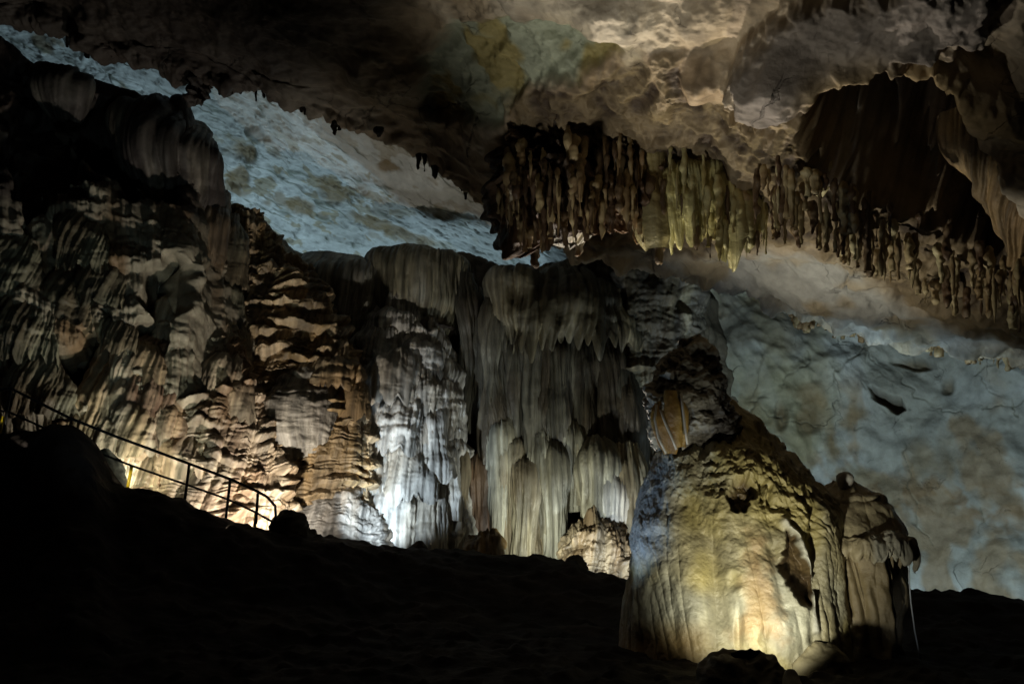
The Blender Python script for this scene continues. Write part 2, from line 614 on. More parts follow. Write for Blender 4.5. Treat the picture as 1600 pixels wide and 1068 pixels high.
# near ceiling with its ragged lip (left: black, right: the pale ledge)
cx_ = [-300, -100, 0, 75, 130, 260, 340, 420, 525, 590, 700, 770, 850, 950, 1020, 1150, 1240, 1400, 1600, 1750, 2000]
cl = [-40, 5, 20, 28, 64, 96, 122, 136, 178, 205, 268, 325, 385, 405, 415, 452, 488, 520, 558, 580, 610]
cdp = [15, 15, 15, 15, 15, 15, 15, 15.2, 15.4, 15.6, 16, 16, 16.3, 16.6, 17, 17, 17, 16.5, 15.5, 15, 15]
rows = []
ts = [0, .2, .4, .6, .8, .93, 1]
for t in ts:
    r = []
    for x, l, d in zip(cx_, cl, cdp):
        h1 = slope(l) * d
        h0 = 9.3 if x < 700 else 9.3 - 1.6 * min(1, (x - 700) / 600)
        py = -350 + (l + 350) * t
        h = h0 + (h1 - h0) * t ** 1.2
        r.append(at(x, py, h / slope(py)))
    rows.append(r)
top = np.array(rows[-1])
for dy, dz in ((.35, .55), (.9, 1.6), (2.0, 3.5)):
    rows.append(top + [0, dy, dz])


def f_ceil(g):
    x, y, z, px, py = g.x, g.y, g.z, g.px, g.py
    big = fbm(x * .45, y * .45, z * .45, 4, 31)
    fine = fbm(x * 2.2, y * 2.2, z * 2.2, 4, 37)
    seam = ridged(x * .9 + .6 * big, y * .9, z * .9, 4, 36)
    d = .28 * big + .08 * fine + .07 * np.clip(seam - .5, 0, 2)
    c = mix(rgb(.35, .28, .19), rgb(.43, .38, .30), sm(-.4, .5, big))
    c = mix(c, TAN * .8, sm(.05, .5, fbm(x * .7, y * .7, 2, 4, 41)) * .7)
    c = mix(c, c * .6, sm(1.2, 1.6, seam))
    # greenish rough field, sunk into the smooth rock
    m = poly(px, py, [(690, 35), (760, 28), (940, 45), (975, 75), (900, 110), (800, 150), (780, 185), (700, 190), (655, 170), (660, 100)], 9, 14, 5)
    d = d - .30 * m + m * .10 * ridged(x * 1.6, y * 1.6, 0, 4, 43)
    c = mix(c, mix(rgb(.30, .33, .25), rgb(.28, .24, .10), sm(.0, .4, fbm(x * 1.2, y * 1.2, 0, 3, 45))), m)
    # smooth pinkish swells
    for a in ((905, 118, 42, 20, -15, .35), (950, 15, 60, 28, 0, .35), (600, 110, 55, 45, 10, .3), (1085, 40, 80, 40, -25, .25), (1050, 130, 60, 30, -30, .3), (1120, 118, 40, 26, 0, .5)):
        d = d + a[5] * ell(px, py, *a[:5], .8)
    # the dark boulder-like bulge in the upper right with its overhanging left edge
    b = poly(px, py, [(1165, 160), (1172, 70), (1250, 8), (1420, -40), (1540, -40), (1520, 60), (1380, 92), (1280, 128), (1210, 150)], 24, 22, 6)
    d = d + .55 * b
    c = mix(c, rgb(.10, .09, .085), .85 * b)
    d = d + .5 * ell(px, py, 1225, 110, 50, 45, 0, .7)
    # black hollow, its shade also put into the colour
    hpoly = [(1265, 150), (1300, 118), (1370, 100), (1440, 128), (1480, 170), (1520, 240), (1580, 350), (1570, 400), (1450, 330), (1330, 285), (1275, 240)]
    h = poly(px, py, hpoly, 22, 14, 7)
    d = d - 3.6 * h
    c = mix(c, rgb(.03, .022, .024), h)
    h2 = poly(px, py, [(1500, 90), (1560, 70), (1600, 110), (1590, 150), (1530, 130)], 10, 8, 8)
    d = d - .6 * h2
    # warm, raised lip of the hollow
    wl = seg(px, py, [(1300, 108), (1380, 92), (1460, 120), (1520, 170), (1600, 190)], 26, 8, 3)
    c = mix(c, rgb(.34, .25, .12), .8 * wl)
    d = d + .35 * wl
    # brown rock the stalactites hang from
    k1 = poly(px, py, [(800, 165), (850, 130), (960, 110), (1060, 60), (1090, 140), (1150, 150), (1200, 160), (1270, 150), (1290, 290), (1600, 400), (1700, 560), (1500, 515), (1400, 455), (1300, 395), (1200, 380), (1130, 395), (1000, 390), (900, 390), (790, 330), (800, 250)], 10, 12, 9)
    rough = ridged(x * 1.4, y * 1.4, z * 1.4, 4, 47)
    d = d + k1 * (.13 * rough - .1)
    c = mix(c, mix(rgb(.05, .034, .022), rgb(.19, .145, .085), sm(.3, 1.4, rough)), k1)
    # pale ledge beneath the stalactites
    kl = poly(px, py, [(1030, 400), (1200, 395), (1330, 410), (1400, 465), (1520, 520), (1600, 545), (1400, 525), (1240, 490), (1100, 450)], 10, 6, 10)
    c = mix(c, mix(rgb(.34, .34, .32), rgb(.30, .25, .17), sm(.1, .5, fbm(x * .8, y * .8, 3, 3, 51))), kl)
    cr = seg(px, py, [(1270, 400), (1330, 440), (1420, 500)], 2.2, 14, 4)
    d = d - .1 * cr
    # cracks
    ck = sm(1.62, 1.85, ridged(x * .55 + 4, y * .55, 0, 3, 53))
    d = d - .06 * ck
    c = mix(c, c * .35, ck)
    # unlit left ceiling: its shade put into the colour, dark olive-brown
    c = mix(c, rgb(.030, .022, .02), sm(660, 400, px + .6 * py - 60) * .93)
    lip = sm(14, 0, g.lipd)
    d = d + lip * (.18 * fine)
    return d, c


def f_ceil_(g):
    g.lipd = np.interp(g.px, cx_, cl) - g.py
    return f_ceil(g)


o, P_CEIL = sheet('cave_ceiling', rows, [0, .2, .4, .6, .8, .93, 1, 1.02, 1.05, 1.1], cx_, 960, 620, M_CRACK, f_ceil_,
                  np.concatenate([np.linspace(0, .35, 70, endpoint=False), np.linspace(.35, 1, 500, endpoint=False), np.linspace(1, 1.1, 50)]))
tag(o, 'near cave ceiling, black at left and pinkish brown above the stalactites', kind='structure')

# ------------------------------------------------------------------ base walls
wx = [-350, -150, 0, 60, 150, 250, 300, 318, 345, 410, 470, 580, 650, 720, 800, 900, 1000, 1060, 1110, 1160]
wc = [0, 30, 55, 100, 128, 164, 190, 292, 315, 352, 398, 414, 398, 398, 428, 432, 440, 450, 470, 480]
wdc = [16, 16.5, 17, 17.5, 17.8, 18.2, 18.5, 19.2, 20, 21, 22.0, 22.8, 22.6, 22.5, 22.4, 22.2, 22, 22.3, 24.5, 26.5]
wb = [760, 770, 790, 800, 820, 830, 840, 845, 850, 870, 885, 895, 900, 905, 910, 915, 960, 980, 990, 990]
wdb = [14.9, 15.1, 15.7, 15.9, 16.3, 16.8, 17.1, 17.3, 17.6, 18.5, 19.6, 21, 21.6, 22, 22, 21.8, 21.6, 22, 24.5, 26.5]
rows = []
for t in (0, .05, .25, .5, .75, 1):
    rows.append([at(x, a + (b - a) * t, c + (d - c) * t ** .8 - (.35 * math.sin(math.pi * t))) for x, a, b, c, d in zip(wx, wc, wb, wdc, wdb)])
top = np.array(rows[0])
rows = [top + [0, 1.3, -7], top + [0, .7, -.6]] + rows


def f_wall(g):
    s, z, px, py = g.s, g.z, g.px, g.py
    big = fbm(g.x * .4, z * .4, g.y * .4, 4, 61)
    fl = flutes(s, z, 2.6, 63)
    f2 = flutes(s, z, 7, 64)
    f3 = flutes(s, z, 15, 68)
    te, fr = terrace(s, z, .55, 65)
    t2, fr = terrace(s, z, .2, 69)
    te = te * sm(-.3, .3, fbm(s * .5, z * .5, 0, 3, 79)) + .35 * t2
    left = sm(600, 480, px)
    d = .35 * big + left * (.13 * te + .10 * fl + .09 * f2 + .045 * f3) + (1 - left) * (.34 * fl + .12 * f2 + .04 * f3)
    d = d + .05 * fbm(g.x * 3, z * 3, g.y * 3, 3, 66)
    d = d * (.35 + .65 * sm(0, 2.0, g.t - g.t[30:31]))
    c = mix(rgb(.17, .145, .10), rgb(.28, .245, .18), sm(-.4, .5, big))
    c = mix(c, rgb(.20, .13, .07), sm(.0, .5, fbm(s * .8, z * .3, 5, 3, 67)))
    # upper left is darker rock
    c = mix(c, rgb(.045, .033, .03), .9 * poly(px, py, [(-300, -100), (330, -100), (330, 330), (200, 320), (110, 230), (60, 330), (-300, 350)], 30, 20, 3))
    # dark cavities, part of their shade put into the colour
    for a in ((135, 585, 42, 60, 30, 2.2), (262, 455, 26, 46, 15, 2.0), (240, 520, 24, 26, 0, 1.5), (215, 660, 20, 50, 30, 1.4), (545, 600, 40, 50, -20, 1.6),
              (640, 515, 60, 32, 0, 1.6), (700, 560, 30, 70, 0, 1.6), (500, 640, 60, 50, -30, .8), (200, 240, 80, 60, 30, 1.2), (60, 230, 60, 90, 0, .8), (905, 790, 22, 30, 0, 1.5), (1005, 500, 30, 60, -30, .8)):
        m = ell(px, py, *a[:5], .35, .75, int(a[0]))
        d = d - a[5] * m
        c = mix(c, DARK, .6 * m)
    c = mix(c, rgb(.075, .06, .05), .8 * sm(690, 740, px) * sm(760, 700, py))  # wall behind the pipes: shade of the gaps put into the colour
    c = mix(c, rgb(.12, .095, .06), .7 * sm(940, 1010, px))
    return d, c


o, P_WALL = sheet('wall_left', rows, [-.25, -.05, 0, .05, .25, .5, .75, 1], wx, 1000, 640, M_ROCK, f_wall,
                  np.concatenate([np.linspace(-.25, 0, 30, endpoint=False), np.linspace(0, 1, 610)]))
tag(o, 'rough dripstone wall across the left and middle of the cave', kind='structure')

rx = [950, 1050, 1130, 1200, 1300, 1400, 1500, 1600, 1750, 1950]
rd = [24.5, 24.5, 24.3, 24.0, 23.6, 22.8, 21.8, 20.6, 19.2, 18]
rows = [[at(x, py, d + e) for x, d in zip(rx, rd)] for py, e in ((330, .5), (480, .6), (620, .2), (760, 0), (880, -.3), (1060, -.6))]


def f_right(g):
    x, z, y, px, py = g.x, g.z, g.y, g.px, g.py
    big = fbm(x * .4, z * .4, y * .4, 4, 71)
    fine = fbm(x * 2, z * 2, y * 2, 4, 72)
    d = .42 * big + .09 * np.clip(fbm(x * .9, z * .9, y, 3, 82), -.5, .35) + .03 * fine + .03 * ridged(x * 1.3, z * .7, y, 4, 79)
    c = mix(rgb(.34, .33, .28), rgb(.45, .45, .41), sm(-.3, .4, fbm(x * .5, z * .5, 0, 4, 73)))
    # rusty run-off stains
    st = sm(.02, .42, fbm(x * 1.1, z * .55, 4, 4, 74) + .25 * sm(690, 800, py) * sm(900, 800, py))
    c = mix(c, rgb(.28, .195, .105), .8 * st * sm(560, 640, py))
    c = mix(c, rgb(.36, .33, .22), .7 * sm(-.1, .3, fbm(x * .7, z * .45, 8, 3, 80)) * sm(1500, 1200, px))
    c = mix(c, rgb(.24, .15, .07), .7 * seg(px, py, [(1330, 790), (1450, 770), (1600, 800)], 30, 30, 6) * sm(-.2, .2, fbm(x * 2, z * 2, 0, 3, 75)))
    c = mix(c, rgb(.20, .18, .09), .6 * poly(px, py, [(1110, 560), (1250, 560), (1300, 700), (1240, 760), (1130, 700)], 40, 30, 7))
    c = mix(c, rgb(.14, .11, .06), .7 * poly(px, py, [(1050, 440), (1230, 480), (1270, 520), (1220, 560), (1120, 560), (1040, 600)], 24, 20, 8))
    hole = poly(px, py, [(1362, 608), (1385, 618), (1404, 622), (1411, 636), (1400, 643), (1384, 630), (1366, 620)], 5, 5, 12)
    d = d - .8 * hole
    c = mix(c, rgb(.10, .06, .03), .8 * hole)
    for a in ((1425, 566, 22, 5, 8, .25), (1222, 650, 7, 20, 0, .25), (1265, 648, 14, 26, 10, .15), (1480, 600, 8, 10, 20, .2)):
        m = ell(px, py, *a[:5], .8, 1.0, int(a[0]))
        d = d - a[5] * m
        c = mix(c, rgb(.16, .11, .05), .75 * m)
    for a in ((1255, 612, 20, 12), (1340, 645, 18, 12), (1280, 625, 8, 10), (1320, 660, 14, 8), (1205, 475, 40, 36), (1480, 720, 16, 30), (1440, 715, 20, 26), (1300, 690, 10, 26)):
        c = mix(c, rgb(.22, .15, .065), .65 * ell(px, py, *a, 0, .9, 1.1, int(a[0])))
    for pts, wd_ in (([(1110, 610), (1160, 680), (1195, 545)], 2), ([(1160, 640), (1225, 595), (1265, 560)], 2.0), ([(1300, 605), (1345, 545), (1350, 490)], 3), ([(1345, 545), (1350, 600), (1380, 640)], 2.5),
                     ([(1270, 665), (1370, 662), (1460, 640), (1600, 632)], 1.6), ([(1190, 635), (1270, 665)], 1.6), ([(1415, 660), (1420, 760), (1450, 850)], 1.5), ([(1500, 640), (1510, 740), (1540, 830)], 1.5),
                     ([(1525, 590), (1560, 580), (1600, 560)], 2), ([(1530, 590), (1600, 650)], 1.5), ([(1350, 540), (1420, 600), (1470, 650)], 2)):
        m = seg(px, py, pts, wd_ * .75, 14, len(pts) + int(pts[0][0]) % 7)
        m = m * sm(-.45, .25, fbm(px * .02, py * .02, wd_, 2, 76))
        d = d - .05 * m
        c = mix(c, rgb(.13, .12, .08), .75 * m)
    # slanting folds in the upper part
    d = d + .16 * sm(640, 560, py) * ridged((x + .7 * z) * .55, (z - .4 * x) * .18, 0, 3, 77)
    ck = sm(1.55, 1.8, ridged(x * .8, z * .8, 2, 3, 78))
    d = d - .03 * ck
    c = mix(c, c * .5, ck)
    return d, c


o, P_RIGHT = sheet('wall_right', rows, [0, .25, .45, .63, .8, 1], rx, 640, 520, M_CRACK, f_right)
tag(o, 'pale smooth right cave wall with rusty stains and cracks', kind='structure')


# ------------------------------------------------------------------ wall formations
def sty(flute=.06, ff=6.0, shelf=0.0, lam=.5, fine=.03, seed=1, c0=GREY, c1=TAN, dark=None, fine_f=13.0, big=.12, smooth_top=0.0, popc=0.0, drip=.3, stain=.0, st=.04, warp=.9, rib=.12, rf=2.2, rag=0.0):
    def fn(g):
        s, z = g.s, g.z
        b = fbm(g.x * .9, z * .6, g.y * .9, 3, seed)
        fr_ = flutes(s, z, rf, seed + 11, st)
        fl = flutes(s, z, ff, seed + 1, st)
        f2 = flutes(s, z, fine_f, seed + 2, st)
        amp = sm(0, max(smooth_top, 1e-3), g.v) if smooth_top else 1.0
        d = big * b + amp * (1.3 * rib * fr_ + 1.6 * flute * fl + 1.6 * fine * f2)
        d = d + .10 * big * ridged(s * 1.1, z * .5, 0, 3, seed + 10)
        if shelf:
            te, fr = terrace(s, z, lam, seed + 3, warp, drip, ff * .8)
            t2, fr = terrace(s + 5, z, lam * .37, seed + 13, warp, drip, ff * 1.4)
            d = d + amp * (shelf * te + .22 * shelf * t2)
        if popc:
            d = d + popc * np.abs(fbm(g.x * 4, z * 4, g.y * 4, 3, seed + 9))
        d = d + .014 * fbm(g.x * 7, z * 1.7, g.y * 7, 3, seed + 4) + (.012 * fbm(g.x * 6, z * 6, g.y * 6, 3, seed + 16) if shelf or popc else 0)
        c = mix(c0, c1, sm(-.25, .35, fbm(s * 1.6, z * .35, seed, 3, seed + 5) + .15 * b))
        c = c * (.55 + .6 * sm(-.4, .35, fbm(s * 6, z * .22, 2, 3, seed + 12)))[..., None]  # mineral streaks, also standing in for shade in the flute valleys
        c = c * (.72 + .4 * sm(-.3, .3, fbm(s * 15, z * .5, 5, 2, seed + 15)))[..., None]
        if stain:
            c = mix(c, RUST, stain * sm(.0, .4, fbm(s * .9, z * .5, 3, 3, seed + 6)))
        if dark is not None:
            c = mix(c, dark, .8 * sm(.1, .4, fbm(s * 1.2, z * .25, 9, 3, seed + 7)))
        if rag:
            D = g.n * d[..., None]
            D[..., 2] -= rag * sm(.75, 1, g.v) * (flutes(s, 0 * z, ff * .7, seed + 14) - .3)
            return D, c
        return d, c
    return fn


def form(name, label, cat, rows, nu, nv, mat, fn, group=None, **k):
    return tag(formation(name, rows, nu, nv, mat, fn, **k), label, cat, group)


def front(Ps, px, py, r=9):
    """distance of the nearest of some surfaces at a place"""
    best = 1e9
    for P, qx, qy in Ps:
        m = (np.abs(qx - px) < r) & (np.abs(qy - py) < r)
        if m.any():
            best = min(best, float(np.percentile(P[m][:, 1], 25)))
    return best if best < 1e8 else None


def surf(o):
    P = SURF[o.name].reshape(-1, 3)
    return (P,) + project(P)


def drape(name, px, py, w_, h, d, mat, c0, c1, seed, parent=None, lean=0.0, nu=70, nv=60, out=0.0):
    rows = [(py, px - .30 * w_, px + .26 * w_, d + .30), (py + .12 * h, px - .42 * w_, px + .40 * w_, d + .16 - out * .4), (py + .3 * h, px - .48 * w_ + lean * h * .3, px + .48 * w_ + lean * h * .3, d + .08 - out),
            (py + .7 * h, px - .5 * w_ + lean * h * .7, px + .5 * w_ + lean * h * .7, d - .02 - out), (py + h, px - .50 * w_ + lean * h, px + .50 * w_ + lean * h, d - .06 - out)]
    k = min(1.0, w_ / FPX * d)
    o = formation(name, rows, nu, nv, mat, sty(.07 * k, 8, .05 * k, .3, .05 * k, seed, c0, c1, None, 17, .25 * k, rib=.10 * k, rf=3, rag=.45 * k), half=.6, bulge=.36, parent=parent, edge=.2)
    return o


DK = rgb(.10, .085, .075)
form('flowstone_overhang', 'dark fluted rock overhang at the top of the left wall', 'rock formation',
     [(186, 225, 292, 18.7), (205, 198, 314, 18.5), (230, 205, 322, 18.2), (290, 222, 318, 18.4), (330, 262, 305, 18.7), (352, 282, 294, 18.9)], 200, 240, M_ROCK,
     sty(.10, 4.0, 0, .5, .05, 101, DK, rgb(.22, .19, .15), rgb(.04, .03, .03), 9, .2, rib=.35, rf=1.6, rag=.3))
form('rock_prow', 'small pale pointed rock blocks under the upper left crest', 'rock formation',
     [(118, 66, 118, 17.2), (140, 68, 128, 17.1), (165, 82, 122, 17.2), (188, 98, 112, 17.3)], 60, 70, M_ROCK, sty(.10, 2.5, 0, .5, .04, 103, DK, rgb(.24, .22, .18), rib=.2))
form('drapery', 'narrow bluish white streaked drapery high on the left wall', 'drapery',
     [(330, 252, 292, 18.4), (370, 246, 292, 18.1), (410, 232, 280, 18.0), (450, 218, 252, 18.0), (478, 214, 232, 18.2)], 90, 170, M_FLOW,
     sty(.06, 6, 0, .5, .04, 105, rgb(.58, .58, .55), rgb(.40, .33, .22), None, 13, .1, rag=.3))
form('drapery', 'brown fluted drapery curtain beside the white streaked one', 'drapery',
     [(300, 285, 345, 19.3), (350, 280, 350, 18.9), (400, 275, 345, 18.8), (450, 282, 340, 18.9), (475, 290, 330, 19.2)], 120, 170, M_FLOW,
     sty(.09, 6, 0, .5, .04, 107, rgb(.22, .17, .12), rgb(.30, .22, .14), rgb(.07, .05, .04), rag=.4))
fan = form('flowstone_fan', 'tan fluted flowstone fan spreading down behind the upper railing', 'flowstone',
     [(528, 205, 246, 18.0), (560, 178, 262, 17.5), (620, 145, 262, 17.0), (690, 132, 242, 16.6), (765, 165, 232, 16.4)], 230, 280, M_FLOW,
     sty(.10, 5.5, .10, .8, .05, 109, rgb(.44, .36, .25), rgb(.34, .25, .15), rgb(.14, .08, .05), 12, .16), bulge=.5)
casc = form('flowstone_cascade', 'broad rippled tan flowstone cascade lit from its foot beside the railing', 'flowstone',
     [(462, 238, 305, 18.6), (500, 228, 330, 18.4), (560, 246, 365, 18.2), (640, 222, 405, 17.8), (720, 205, 425, 17.4), (790, 215, 440, 17.2), (860, 230, 450, 17.1)], 470, 600, M_FLOW,
     sty(.05, 6.0, .24, .26, .03, 111, rgb(.44, .365, .26), rgb(.36, .255, .15), None, 13, .26, stain=.35, warp=1.2, rib=.14), bulge=.3)
terr = form('terraced_column', 'tall ochre flowstone column ribbed with stacked terraces', 'flowstone',
     [(335, 345, 402, 20.2), (380, 372, 432, 20.1), (450, 385, 492, 19.9), (520, 388, 530, 19.6), (600, 390, 556, 19.2), (680, 388, 568, 18.9), (750, 395, 566, 18.8), (790, 400, 560, 18.7)], 400, 600, M_FLOW,
     sty(.03, 6, .24, .27, .02, 113, rgb(.40, .30, .18), rgb(.32, .215, .10), None, 12, .16, drip=.22, warp=1.0, rib=.12), bulge=.36)
form('smooth_mound', 'smooth grey rock bulge on the terraced column', 'rock formation',
     [(572, 462, 498, 19.0), (610, 432, 520, 18.55), (650, 408, 525, 18.25), (700, 400, 500, 18.25), (735, 410, 480, 18.5)], 150, 150, M_FLOW,
     sty(.0, 3, .05, .16, .0, 115, rgb(.32, .29, .24), rgb(.24, .21, .17), None, 9, .16, rib=.03), bulge=.32)
form('flowstone_apron', 'low rounded brightly lit flowstone apron at the foot of the railing', 'flowstone',
     [(752, 440, 520, 18.9), (785, 395, 566, 18.7), (820, 385, 590, 18.6), (880, 380, 615, 18.5)], 260, 190, M_FLOW,
     sty(.0, 3, .12, .22, .01, 117, rgb(.30, .28, .25), rgb(.24, .2, .155), None, 9, .3, rib=.05, popc=.05), bulge=.35)
form('drapery', 'grey fluted drapery hanging below the crest beside the terraced column', 'drapery',
     [(402, 480, 568, 21.6), (425, 478, 586, 21.2), (470, 490, 582, 21.2), (520, 508, 575, 21.3), (558, 530, 566, 21.5)], 190, 230, M_FLOW,
     sty(.08, 6, 0, .5, .05, 119, rgb(.36, .36, .32), rgb(.28, .26, .21), None, 13, .12, .15, rag=.7), bulge=.4)
palec = form('flowstone_column', 'big pale shelved flowstone column lit bluish white', 'flowstone',
     [(478, 600, 655, 21.6), (510, 580, 676, 21.3), (560, 563, 696, 21.0), (620, 556, 716, 20.7), (700, 553, 722, 20.5), (790, 552, 722, 20.4), (880, 560, 726, 20.3)], 380, 600, M_FLOW,
     sty(.09, 6.0, .22, .7, .05, 121, rgb(.55, .53, .48), rgb(.44, .40, .33), None, 13, .2, rib=.22), bulge=.45)
form('drapery', 'broad grey curtain of fine flutes arching over the pale column', 'drapery',
     [(388, 600, 705, 22.2), (410, 582, 722, 21.7), (445, 580, 724, 21.5), (480, 590, 724, 21.5), (512, 640, 722, 21.7)], 290, 220, M_FLOW,
     sty(.08, 6, 0, .5, .05, 123, rgb(.30, .29, .24), rgb(.24, .22, .15), None, 13, .14, .15, rag=.8), bulge=.35)
dome = form('dome_drapery', 'pale smooth topped dome draped over the dark hanging pipes', 'drapery',
     [(416, 830, 890, 21.7), (436, 798, 925, 21.0), (470, 786, 955, 20.6), (505, 790, 972, 20.6), (540, 806, 985, 20.8)], 260, 170, M_FLOW,
     sty(.07, 6, .06, .7, .04, 125, rgb(.30, .30, .25), rgb(.22, .19, .12), None, 12, .35, .3, rag=1.1, rib=.25, rf=1.8), bulge=.35)
form('brown_buttress', 'rough brown rock buttress between the fluted wall and the right wall', 'rock formation',
     [(385, 940, 1040, 21.5), (430, 930, 1075, 21.2), (500, 960, 1080, 21.1), (580, 975, 1060, 21.3), (700, 985, 1050, 21.4), (900, 985, 1050, 21.2)], 220, 400, M_ROCK,
     sty(.10, 4, .2, .5, .04, 127, rgb(.20, .17, .11), rgb(.13, .10, .06), rgb(.05, .04, .03), 8, .5, popc=.08, rib=.1), bulge=.4)

# draped lobes on the big masses: parts of them
WALLS = (P_WALL.reshape(-1, 3),) + project(P_WALL.reshape(-1, 3))
rv = random.Random(5)
for mass, spots_, c0, c1 in (
        (palec, [(625, 488, 66, 60), (600, 520, 50, 60), (655, 540, 46, 50), (612, 560, 76, 70), (580, 610, 44, 120), (650, 580, 60, 66), (690, 600, 36, 90), (625, 626, 70, 80), (668, 640, 50, 110), (598, 660, 52, 110), (640, 690, 60, 90),
                 (700, 690, 34, 120), (580, 730, 46, 110), (622, 744, 62, 120), (672, 756, 46, 110), (706, 770, 30, 100), (596, 790, 40, 70), (650, 800, 44, 70), (566, 700, 24, 90)], rgb(.56, .55, .51), rgb(.44, .40, .33)),
        (casc, [(286, 474, 70, 62), (330, 492, 50, 80), (350, 560, 50, 80), (262, 552, 60, 50), (300, 690, 70, 50), (250, 640, 50, 60), (375, 600, 40, 60)], rgb(.44, .36, .25), rgb(.32, .22, .13)),
        (terr, [(525, 565, 66, 46), (548, 600, 40, 50)], rgb(.40, .31, .19), rgb(.30, .2, .1)),
        (fan, [(214, 545, 60, 50), (168, 650, 50, 80), (206, 630, 50, 80)], rgb(.45, .38, .28), rgb(.34, .25, .15))):
    sf = surf(mass)
    for i, (px, py, ww, hh) in enumerate(spots_):
        d = front([sf], px, py + hh * .3)
        if d:
            drape('drape', px, py, ww, hh, d, M_FLOW, c0, c1, 400 + 13 * i, mass, rv.uniform(-.06, .06))
# scalloped drapes scattered over the plain left wall, each a formation of its own
for i, (px, py, ww, hh, lab) in enumerate(((40, 470, 70, 90, 'wide olive drape on the far left wall above the upper railing'), (110, 440, 50, 70, 'grey green fluted drape right of the wide olive one'), (60, 560, 60, 90, 'lower olive drape directly above the upper railing'),
                                           (130, 350, 60, 70, 'grey streaked drape below the black upper left hollow'), (165, 420, 44, 60, 'small brown drape left of the white streaked drapery'), (190, 500, 40, 50, 'small drape right above the round dark cavity'),
                                           (355, 340, 40, 110, 'narrow dark drape left of the terraced column head'), (365, 440, 34, 90, 'brown ribbed drape between cascade and terraced column'), (20, 380, 60, 90, 'dim olive drape at the far left below the dark rock'),
                                           (90, 620, 50, 50, 'low olive drape beside the upper railing'))):
    d = front([WALLS], px, py + hh * .3)
    tag(drape('drape', px, py, ww, hh, d, M_FLOW, rgb(.22, .205, .14), rgb(.17, .135, .085), 700 + 17 * i, None, rv.uniform(-.08, .03), 90, 80), lab, 'drapery', 'scalloped drapes on the left wall')

# organ pipes hanging under the dome and the curtain; lit pillars rising below them
PC = {'dark': (rgb(.125, .115, .085), rgb(.075, .06, .04)), 'pale': (rgb(.50, .49, .45), rgb(.40, .36, .30)), 'tan': (rgb(.36, .32, .22), rgb(.26, .21, .13)),
      'brown': (rgb(.20, .13, .08), rgb(.1, .06, .04)), 'grey': (rgb(.36, .345, .27), rgb(.27, .245, .17))}


def pillar(px, y0, y1, hw, d, kind, lab, seed, group, hang=False):
    a, b = PC[kind]
    e = .45 if hang else 1.1
    o = formation('pillar', [(y0, px - hw * .3, px + hw * .3, d + .1), (y0 + 12, px - hw * .9, px + hw * .9, d), ((y0 + y1) / 2, px - hw * 1.05, px + hw, d - .1), (y1 - 10, px - hw, px + hw, d - .1), (y1, px - hw * e, px + hw * e, d - .1)],
                  90, 240, M_FLOW, sty(.06, 12, 0, .35, .03, seed, a, b, None, 24, .12, rib=.10, rf=5.5, rag=.3 if hang else 0, st=.015), half=.7, bulge=.85, edge=.05)
    return tag(o, lab, 'pillar', group)


i = 0
for px in np.arange(731, 1000, 12.5):
    px = px + rv.uniform(-3, 3)
    y0 = np.interp(px, [730, 780, 800, 900, 960, 1000], [430, 480, 500, 500, 530, 600]) + rv.uniform(-12, 25)
    y1 = np.interp(px, [730, 760, 800, 900, 1000], [720, 660, 680, 760, 800]) + rv.uniform(-70, 50)
    d = np.interp(px, [730, 800, 900, 1000], [21.6, 21.2, 21.2, 21.1]) + rv.uniform(-.25, .35)
    pillar(px, y0, y1, rv.uniform(4.5, 8.5), d - .3, 'dark', 'dark hanging organ pipe in the row beneath the pale dome' if px > 795 else 'dark hanging organ pipe in the row between the pale column and the dome', 900 + 7 * i, 'dark organ pipes of the middle wall', True)
    i += 1
pil = [(668, 640, 885, 20, 20.2, 'pale', 'pale fluted pillar on the right flank of the pale column'),
       (702, 690, 885, 15, 20.3, 'tan', 'slim tan pillar at the right foot of the pale column'),
       (752, 700, 885, 15, 21.0, 'brown', 'dark brown pillar standing above the yellow lit rock'),
       (778, 640, 885, 13, 20.8, 'grey', 'flat topped grey pillar left of the shorter lit pillars'),
       (800, 680, 885, 12, 20.8, 'tan', 'slim tan pillar beside the flat topped grey one'),
       (822, 712, 885, 15, 20.6, 'tan', 'tan pillar directly above the white floodlit strip'),
       (846, 660, 885, 12, 20.7, 'grey', 'lumpy grey pillar in the middle of the lit lower wall'),
       (866, 690, 885, 14, 20.5, 'grey', 'grey pillar just left of the small dark grotto'),
       (888, 650, 800, 13, 20.8, 'grey', 'short grey pillar ending above the small dark grotto'),
       (912, 670, 790, 13, 20.8, 'tan', 'short tan pillar ending above the grotto ledge'),
       (936, 690, 890, 18, 20.3, 'grey', 'grey pillar right of the small dark grotto'),
       (958, 730, 910, 14, 20.2, 'pale', 'pale pillar at the right edge of the grotto ledge'),
       (980, 700, 930, 14, 20.3, 'tan', 'tan pillar at the right end of the lit lower wall')]
for i, a in enumerate(pil):
    pillar(*a, 140 + 7 * i, 'fluted pillars along the cave wall')
form('grotto_ledge', 'curved brown ledge with hanging fringe beneath the small dark grotto', 'flowstone',
     [(826, 892, 915, 20.2), (838, 880, 940, 19.9), (856, 878, 965, 19.75), (880, 892, 972, 19.65), (908, 905, 985, 19.55), (940, 905, 992, 19.5)], 180, 180, M_FLOW, sty(.07, 7, .26, .28, .04, 190, rgb(.27, .21, .13), rgb(.2, .135, .07), None, 13, .4, popc=.12), bulge=.45, edge=.2)
form('lit_rock', 'small bright yellow rock glowing at the foot of the wall', 'rock',
     [(846, 744, 770, 18.9), (854, 738, 776, 18.7), (880, 735, 780, 18.7)], 60, 40, M_FLOW, sty(.05, 7, .1, .15, .05, 193, rgb(.24, .17, .07), rgb(.16, .1, .035), popc=.1), bulge=.5)


